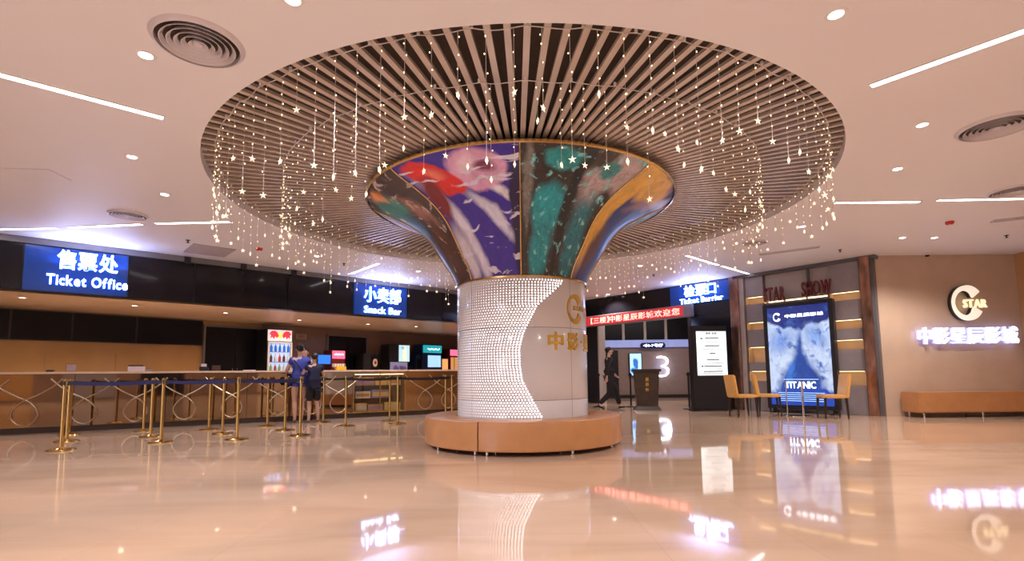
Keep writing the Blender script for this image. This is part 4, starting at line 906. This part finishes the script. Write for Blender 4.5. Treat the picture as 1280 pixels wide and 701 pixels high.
# ================================================================== PODIUM, KIOSK, POSTER
P = on_floor(809, 512)
t = thing('podium', 'dark tapered ticket podium with gold marks standing in the lobby entrance', 'podium', (P.x, P.y, 0), -.15)
def frus(w0, d0, w1, d1, z0, z1): 
    return MB().add([(-w0,-d0,z0),(w0,-d0,z0),(w0,d0,z0),(-w0,d0,z0),(-w1,-d1,z1),(w1,-d1,z1),(w1,d1,z1),(-w1,d1,z1)], [(0,3,2,1),(4,5,6,7),(0,1,5,4),(1,2,6,5),(2,3,7,6),(3,0,4,7)])
pm = mat('dark_bronze_leatherette', (.055,.038,.03), .3, var=.2)
frus(.26,.18,.31,.22,.10,.98).build('body', pm, t); frus(.34,.24,.27,.19,0,.10).build('plinth', pm, t); MB().box(-.36,.36,-.26,.26,.98,1.05,.015).build('top', pm, t)
for q, chh in enumerate('星辰影城'):
    m = MB(); put_glyph(m, chh, -.045, .045, .74-q*.13, .83-q*.13, -.215+.012*q, .01, .02); m.build('letter', M['goldpaint'], t)
K0, K1 = on_floor(868, 514), on_floor(913, 513); KL = Line(K0, K1)
t = thing('notice_kiosk', 'black floor standing totem with a glowing white notice', 'kiosk', KL.p(0), KL.rz)
KW = KL.len; kz0, kz1 = KL.hit(890, 469)[1], KL.hit(890, 414)[1]
MB().box(0, KW, 0, .18, .04, kz1+.14, .012).build('body', M['matteblack'], t); MB().box(-.03, KW+.03, -.05, .23, 0, .04, .006).build('base', M['dkmetal'], t)
ka, kb = KL.hit(871, 440)[0], KL.hit(908, 440)[0]
pn = MB().box(ka, kb, -.012, 0, kz0, kz1).build('lit_notice', mat('white_lightbox', (.9,.95,1), .4, emit=(.88,.98,1.0), es=1.15), t, label='glowing white notice')
ink = mat('dark_print', (.02,.02,.05), .5); kw = kb-ka; kh = kz1-kz0
line_of('观影须知', pn, ink, ka+kw*.3, ka+kw*.7, kz1-kh*.075, kz1-kh*.02, -.012, .002, .02, joined=True, name='title')
for i, v in enumerate((.14, .25, .32, .40, .49, .56, .64, .72, .78, .85, .90, .95)):
    wd_ = (.45,.72,.5,.72,.2,.74,.42,.74,.6,.72,.65,.7)[i]; th = (.022,.010)[i % 2]
    MB().box(ka+kw*(.52-wd_/2), ka+kw*(.52+wd_/2), -.014, -.012, kz1-kh*(v+th), kz1-kh*v).build('printed_line', ink, pn)
for v in (.15, .78): MB().box(ka+kw*.13, ka+kw*.2, -.014, -.012, kz1-kh*(v+.03), kz1-kh*v).build('bullet_mark', ink, pn)
# poster lightbox stand
PS = RF.shifted(.30)
a0, _ = PS.hit(957, 440); a1, _ = PS.hit(1045, 440); zt_ = PS.hit(1000, 377)[1]
t = thing('poster_lightbox', 'tall black framed film poster lightbox glowing blue behind the chairs', 'lightbox', PS.p(a0), PS.rz)
PW = a1-a0
MB().box(0, PW, 0, .13, .10, zt_, .012).build('housing', M['matteblack'], t)
fr = MB(); e_ = .085
fr.box(0, PW, -.03, 0, zt_-e_, zt_); fr.box(0, PW, -.03, 0, .10, .10+e_); fr.box(0, e_, -.03, 0, .10+e_, zt_-e_); fr.box(PW-e_, PW, -.03, 0, .10+e_, zt_-e_); fr.build('frame', M['matteblack'], t)
for x in (.12, PW-.12): MB().box(x-.04, x+.04, -.12, .24, 0, .03, .005).build('foot', M['dkmetal'], t); MB().box(x-.025, x+.025, .02, .09, .03, .10).build('leg', M['dkmetal'], t)
pic = paint('blue_film_poster', (.62,.74,1.0), [(.5,.97,.8,.19,0,(.012,.03,.22),.12), (.22,.66,.26,.13,14,(.22,.36,.80),.8), (.78,.68,.24,.12,-18,(.26,.42,.85),.8), (.5,.56,.07,.30,0,(.03,.10,.42),.7), (.5,.12,.40,.36,0,(.012,.07,.36),.25), (.5,.36,.16,.22,0,(.012,.07,.36),.4), (.33,.30,.06,.20,-28,(.04,.20,.72),.4), (.5,.03,.8,.14,0,(.01,.07,.50),.15)], warp=.09, wscale=5, emit=1.15, grain=.35, gscale=9, streaks=((.04,.13,.50), 12, 5, 9, .56, .68))
x0, x1, z0, z1 = e_, PW-e_, .10+e_, zt_-e_; pw, phh = x1-x0, z1-z0
po = MB().box(x0, x1, -.008, 0, z0, z1).build('poster', pic, t, label='blue and white film poster with a title')
crescent_mb(x0+pw*.17, z0+phh*.90, .10, -.008, .004).build('open_ring', M['sign'], po)
line_of('中影星辰影城', po, M['sign'], x0+pw*.30, x0+pw*.92, z0+phh*.885, z0+phh*.92, -.008, .003, .01, joined=True, name='lettering')
line_of('TITANIC', po, M['sign'], x0+pw*.24, x0+pw*.74, z0+phh*.17, z0+phh*.235, -.008, .003, .01, joined=True, name='title')
for v in (.255, .12, .10, .08, .06, .04): MB().box(x0+pw*(.22 if v > .2 else .12), x0+pw*(.78 if v > .2 else .86), -.010, -.008, z0+phh*v, z0+phh*(v+.006)).build('printed_line', ltb, po)

# ================================================================== CHAIRS, TABLE, WALL BENCH
def mk_chair():
    t = bpy.data.objects.new('dining_chair', None); COL.objects.link(t)       # faces -Y
    MB().box(-.22, .22, -.24, .22, .40, .47, .02).build('seat', M['chairleather'], t, True)
    b = MB(); b.box(-.22, .22, -.035, .035, -.02, .47, .02); 
    b.v = [(x, y+.20+z*.14, z+.42) for x, y, z in b.v]; b.build('backrest', M['chairleather'], t, True)
    for sx in (-1, 1):
        for sy in (-1, 1):
            x, y = sx*.19, sy*.19-.01; m = frus(.013,.013,.02,.02,0,.41); m.v = [(vx+x+sx*.01*(1-vz/.41), vy+y+sy*.02*(1-vz/.41), vz) for vx, vy, vz in m.v]; m.build('leg', M['darkwood'], t)
    return t
chp = mk_chair(); first = True
tb = on_floor(998, 520)
for (px, py), face, lab in (((929, 520.5), 1.62, 'ochre leather chair with dark legs nearest the notice kiosk'), ((961, 519.5), 1.25, 'ochre leather chair between the left chair and the glass table'), ((1042, 522.5), -1.75, 'ochre leather chair right of the glass table, its back to the beige wall')):
    o = chp if first else copy_tree(chp); first = False; P = on_floor(px, py); o.location = (P.x, P.y, 0); o.rotation_euler.z = face; tag(o, lab, 'chair', 'ochre leather chairs round the glass table')
t = thing('glass_table', 'small round glass table on chrome posts in front of the film poster', 'table', (tb.x, tb.y, 0), 0)
MB().lathe([(0,.73),(.33,.73),(.335,.736),(.33,.742),(0,.742)], 40).build('glass_top', M['glass'], t, True)
MB().lathe([(0,0),(.27,0),(.28,.008),(.27,.02),(0,.025)], 36).build('base', M['chrome'], t, True)
for q in range(3): a = q*2*PI/3+.5; MB().tube([(.20*math.cos(a), .20*math.sin(a), .02), (.20*math.cos(a), .20*math.sin(a), .73)], .014, 10).build('post', M['chrome'], t, True)
t = thing('wall_bench', 'long low tan leather bench along the beige sign wall', 'bench', FW_.p(.42, .05), 0)
BL = 2.66
MB().box(0, BL, -.50, 0, .10, .50, .02).build('seat', M['leather'], t, True)
for x in (.12, 1.28, BL-.12):
    for y in (-.44, -.06): MB().lathe([(0,0),(.026,0),(.02,.01),(.02,.11)], 12, c=(x, y)).build('leg', M['chrome'], t, True)

# ================================================================== PEOPLE
def skin_mesh(nodes, edges, levels=1, root='pelvis'):
    """nodes: name -> (x,y,z,rx,ry)"""
    names = list(nodes); idx = {n: i for i, n in enumerate(names)}
    me = bpy.data.meshes.new('sk'); me.from_pydata([nodes[n][:3] for n in names], [(idx[a], idx[b]) for a, b in edges], [])
    o = bpy.data.objects.new('sk', me); COL.objects.link(o); md = o.modifiers.new('s', 'SKIN'); md.use_smooth_shade = True; md.branch_smoothing = .3
    adj = {n: [] for n in names}
    for a, b in edges: adj[a].append(b); adj[b].append(a)
    seen = set(); roots = set()
    for r in ([root] if root in idx else [])+names:
        if r in seen: continue
        roots.add(r); st = [r]
        while st:
            q = st.pop()
            if q in seen: continue
            seen.add(q); st += adj[q]
    for n in names:
        v = me.skin_vertices[0].data[idx[n]]; v.radius = (nodes[n][3], nodes[n][4] if len(nodes[n]) > 4 else nodes[n][3]); v.use_root = n in roots
    ss = o.modifiers.new('u', 'SUBSURF'); ss.levels = levels; ss.render_levels = levels
    dg = bpy.context.evaluated_depsgraph_get(); m2 = bpy.data.meshes.new_from_object(o.evaluated_get(dg)); V = [tuple(v.co) for v in m2.vertices]; F = [tuple(p.vertices) for p in m2.polygons]
    bpy.data.objects.remove(o); bpy.data.meshes.remove(me); bpy.data.meshes.remove(m2); b = MB(); b.add(V, F); return b
def hand(N, E, wrist, key, side, palm_dir, spread, curl):
    """five separate fingers and a thumb from the side of the palm"""
    w_ = Vector(N[wrist][:3]); d = Vector(palm_dir).normalized(); s_v = Vector(spread).normalized(); c = Vector(curl).normalized()
    pa = w_+d*.075; N[key+'palm'] = (*pa, .034, .022); E.append((wrist, key+'palm'))
    for i, L in enumerate((.062, .072, .068, .052)):
        off = s_v*(-.027+.018*i); a = pa+off-d*.012; b = pa+off+d*(.02+L*.4); e = pa+off+d*(.02+L*.75)+c*L*.35; f = pa+off+d*(.02+L*.85)+c*L*.7
        ns = [key+'f%d%s' % (i, q) for q in 'abcd']
        for n_, p_, r_ in zip(ns, (a, b, e, f), (.0095, .009, .0085, .0075)): N[n_] = (*p_, r_)
        E += list(zip(ns[:-1], ns[1:]))
    a = w_+d*.035-s_v*.018; b = w_+d*.065-s_v*.048; e = w_+d*.095-s_v*.058+c*.012
    for n_, p_, r_ in zip((key+'t0', key+'t1', key+'t2'), (a, b, e), (.012, .0105, .009)): N[n_] = (*p_, r_)
    E += [(key+'t0', key+'t1'), (key+'t1', key+'t2')]
def person(name, label, loc, rz, scale, pose, top, bottom, shoes, hair_style='short', legs_bare=False, short_sleeve=False, group=None, sleeve_len=1, female=False, bottom_len=1.0, head_turn=0):
    t = thing(name, label, 'person', loc, rz, group); t.scale = (scale,)*3
    sw = .165 if female else .185
    N = {'pelvis': (0,0,.93,.135,.10), 'belly': (0,0,1.06,.125,.095), 'chest': (0,.0,1.24,.155,.105), 'upchest': (0,-.005,1.36,.13,.09), 'neck': (0,-.005,1.46,.052,.05), 'neck2': (0,.005,1.52,.05,.05),
         'jaw': (0,.02,1.565,.062,.07), 'head': (0,.012,1.63,.078,.093), 'crown': (0,.005,1.70,.062,.075)}
    E = [('pelvis','belly'),('belly','chest'),('chest','upchest'),('upchest','neck'),('neck','neck2'),('neck2','jaw'),('jaw','head'),('head','crown')]
    for sd, sg in (('L', -1), ('R', 1)):
        p = pose[sd]
        N[sd+'sh'] = (sg*sw, 0, 1.385, .055, .055); N[sd+'ua'] = (*((Vector((sg*sw,0,1.385))+Vector(p['elbow']))/2), .046); N[sd+'el'] = (*p['elbow'], .038); N[sd+'wr'] = (*p['wrist'], .024, .022)
        E += [('upchest', sd+'sh'), (sd+'sh', sd+'ua'), (sd+'ua', sd+'el'), (sd+'el', sd+'wr')]
        N[sd+'hip'] = (sg*.09, 0, .86, .092, .095); N[sd+'th'] = (*((Vector((sg*.09,0,.86))+Vector(p['knee']))/2), .078); N[sd+'kn'] = (*p['knee'], .054); N[sd+'cf'] = (*(Vector(p['knee'])*.65+Vector(p['ankle'])*.35-Vector((0,.015,0))), .054); N[sd+'an'] = (*p['ankle'], .034)
        fd = Vector(p.get('toe', (0, 1, -.05))).normalized(); ft = Vector(p['ankle'])+Vector((0,0,-.05))+fd*.06; N[sd+'ft'] = (*ft, .034, .030); N[sd+'to'] = (*(ft+fd*.09-Vector((0,0,.012))), .030, .02); 
        E += [('pelvis', sd+'hip'), (sd+'hip', sd+'th'), (sd+'th', sd+'kn'), (sd+'kn', sd+'cf'), (sd+'cf', sd+'an'), (sd+'an', sd+'ft'), (sd+'ft', sd+'to')]
        hd = Vector(p['wrist'])-Vector(p['elbow']); hand(N, E, sd+'wr', sd, sg, hd, p.get('spread', (0, 1, 0)), p.get('curl', (-sg, 0, 0)))
    body = skin_mesh(N, E)
    # face: nose, ears
    body.ball((0, .112, 1.605), (.013,.022,.020), 8, 6); body.ball((-.083, .01, 1.605), (.012,.022,.032), 8, 6); body.ball((.083, .01, 1.605), (.012,.022,.032), 8, 6)
    body.ball((0, .06, 1.545), (.035,.04,.03), 8, 6)
    bo = body.build('body', M['skin'], t, True)
    for sg in (-1, 1): MB().ball((sg*.032, .097, 1.628), (.014,.010,.009), 8, 6).build('eye', M['eye'], t, True); MB().ball((sg*.032, .1055, 1.628), (.006,.004,.006), 6, 4).build('pupil', M['hair'], t, True)
    MB().ball((0, .100, 1.563), (.024,.010,.007), 8, 5).build('mouth', M['lip'], t, True)
    # hair
    h = MB(); vs = []
    h.ball((0, -.010, 1.648), (.087, .104, .090), 20, 14); h.v = [(x, y, max(z, 1.62+.5*max(0, y+.02)) if y > -.02 else z) for x, y, z in h.v]
    if hair_style == 'bun': h.ball((0, -.125, 1.68), (.035,.035,.035), 12, 8)
    h.build('hair', M['hair'], t, True)
    # clothing
    def grow(keys, k, cut={}, ext=None):
        n2 = {q: (*N[q][:3], N[q][3]+k, (N[q][4] if len(N[q]) > 4 else N[q][3])+k) for q in keys}; n2.update(cut); return n2
    if top:
        ks = ['pelvis','belly','chest','upchest','Lsh','Rsh','Lua','Rua']; ed = [('pelvis','belly'),('belly','chest'),('chest','upchest'),('upchest','Lsh'),('upchest','Rsh'),('Lsh','Lua'),('Rsh','Rua')]
        cut = {}
        if not short_sleeve:
            for sd in 'LR':
                ks.append(sd+'el'); ed.append((sd+'ua', sd+'el')); e1 = Vector(N[sd+'el'][:3]); w1 = Vector(N[sd+'wr'][:3]); cut[sd+'cuff'] = (*(e1*.08+w1*.92), .032); ed.append((sd+'el', sd+'cuff'))
        cut['collar'] = (0, -.004, 1.455, .070, .068); ed.append(('upchest', 'collar')); cut['hem'] = (0, 0, .86, .150, .125); ed.append(('pelvis', 'hem'))
        cut['upchest'] = (0, -.005, 1.365, .165, .125); cut['chest'] = (0, 0, 1.23, .185, .135); cut['Lsh'] = (-sw-.003, 0, 1.385, .078, .078); cut['Rsh'] = (sw+.003, 0, 1.385, .078, .078)
        skin_mesh(grow(ks, .022, cut), ed).build('shirt', top, t, True)
    if bottom:
        n2 = grow(['pelvis'], .012); n2['pelvis'] = (0,0,.97,.148,.115); ed = []
        for sd in 'LR':
            kn = Vector(N[sd+'kn'][:3]); hp = Vector(N[sd+'hip'][:3]); an = Vector(N[sd+'an'][:3])
            n2[sd+'hip'] = (*hp, .118, .120); n2[sd+'th'] = (*(hp*.5+kn*.5), .105) if bottom_len > .3 else (*(hp*.72+kn*.28), .098); ed += [('pelvis', sd+'hip'), (sd+'hip', sd+'th')]
            if bottom_len > .45: n2[sd+'kn'] = (*kn, .090); ed.append((sd+'th', sd+'kn'))
            if bottom_len > .9: n2[sd+'cf'] = (*(kn*.5+an*.5), .082); n2[sd+'an'] = (*(an+Vector((0,0,.02))), .066); ed += [(sd+'kn', sd+'cf'), (sd+'cf', sd+'an')]
        skin_mesh(n2, ed).build('trousers' if bottom_len > .9 else 'shorts', bottom, t, True)
    for sd in 'LR':
        a = Vector(N[sd+'an'][:3]); f = Vector(N[sd+'ft'][:3]); to = Vector(N[sd+'to'][:3]); hl = a+Vector((0,0,-.055))-(to-f).normalized()*.035
        skin_mesh({'pelvis': (*hl, .040, .034), 'b': (*f, .045, .036), 'c': (*(to+(to-f)*.15), .036, .026)}, [('pelvis','b'),('b','c')]).build('shoe', shoes, t, True)
    return t
# two customers at the counter, backs to the viewer
P = on_floor(374, 527.5)
dirc = CN.rz
pose = {'L': dict(elbow=(-.27,.06,1.12), wrist=(-.18,.27,1.10), knee=(-.085,.02,.50), ankle=(-.08,-.02,.085)), 'R': dict(elbow=(.30,.05,1.17), wrist=(.22,.26,1.26), knee=(.07,.03,.50), ankle=(.06,-.01,.085))}
wm = person('person', 'woman in a blue T-shirt and dark shorts at the counter, back turned', (P.x+.03, P.y-.12, 0), CN.rz+.1, .95, pose, M['blueshirt'], M['navy'], M['shoe'], 'bun', short_sleeve=True, female=True, bottom_len=.2)
MB().tube([(-.17,.02,1.43),(-.10,-.125,1.32),(.02,-.13,1.14),(.14,-.10,.98),(.17,.0,.93)], .012, 6).build('bag_strap', M['navy'], wm, True)
bg_ = thing('shoulder_bag', 'small dark shoulder bag hanging at the hip of the woman in blue', 'bag', (0,0,0), 0); bg_.location = (P.x-.19, P.y-.19, .86); bg_.rotation_euler = (0,0,CN.rz)
MB().box(-.06, .06, -.11, .11, -.09, .09, .025).build('pouch', M['navy'], bg_, True); MB().box(-.062, .062, -.112, .112, .0, .095, .02).build('flap', M['beltblack'], bg_, True)
P = on_floor(391, 527.5)
pose = {'L': dict(elbow=(-.24,.14,1.20), wrist=(-.10,.30,1.32), knee=(-.10,.02,.50), ankle=(-.11,-.01,.085)), 'R': dict(elbow=(.27,.02,1.13), wrist=(.21,.24,1.06), knee=(.10,.03,.50), ankle=(.12,-.02,.085))}
person('person', 'child in a navy top and long black shorts leaning beside the woman in blue', (P.x+.04, P.y-.10, 0), CN.rz+.25, .84, pose, M['navy'], M['blackcloth'], M['shoe'], 'short', short_sleeve=True, female=True, bottom_len=.6)
# staff member behind the counter, facing out
along = CN.hit(388, 440)[0]; P = CN.p(along, -1.0)
pose = {'L': dict(elbow=(-.26,.04,1.14), wrist=(-.20,.25,1.12), knee=(-.09,.02,.50), ankle=(-.09,-.01,.085)), 'R': dict(elbow=(.26,.04,1.14), wrist=(.18,.26,1.12), knee=(.09,.02,.50), ankle=(.09,-.01,.085))}
person('person', 'staff member in a white shirt standing behind the counter', (P.x, P.y, 0), CN.rz+PI, .95, pose, M['whitecloth'], M['blackcloth'], M['shoe'], 'short', bottom_len=1, female=True)
# man striding past the lobby entrance
P = on_floor(763, 511.5)
pose = {'L': dict(elbow=(-.25,.08,1.13), wrist=(-.24,.24,.97), knee=(-.09,.20,.52), ankle=(-.08,.30,.10), toe=(0,1,.1)), 'R': dict(elbow=(.26,-.14,1.14), wrist=(.25,-.16,.90), knee=(.09,.02,.50), ankle=(.08,-.34,.14), toe=(0,1,-.45))}
person('person', 'man in black clothes striding past the ticket barrier', (P.x, P.y, 0), -PI/2+.15, .955, pose, M['blackcloth'], M['blackcloth'], M['matteblack'], 'short', bottom_len=1)

print('objects', len(bpy.data.objects))
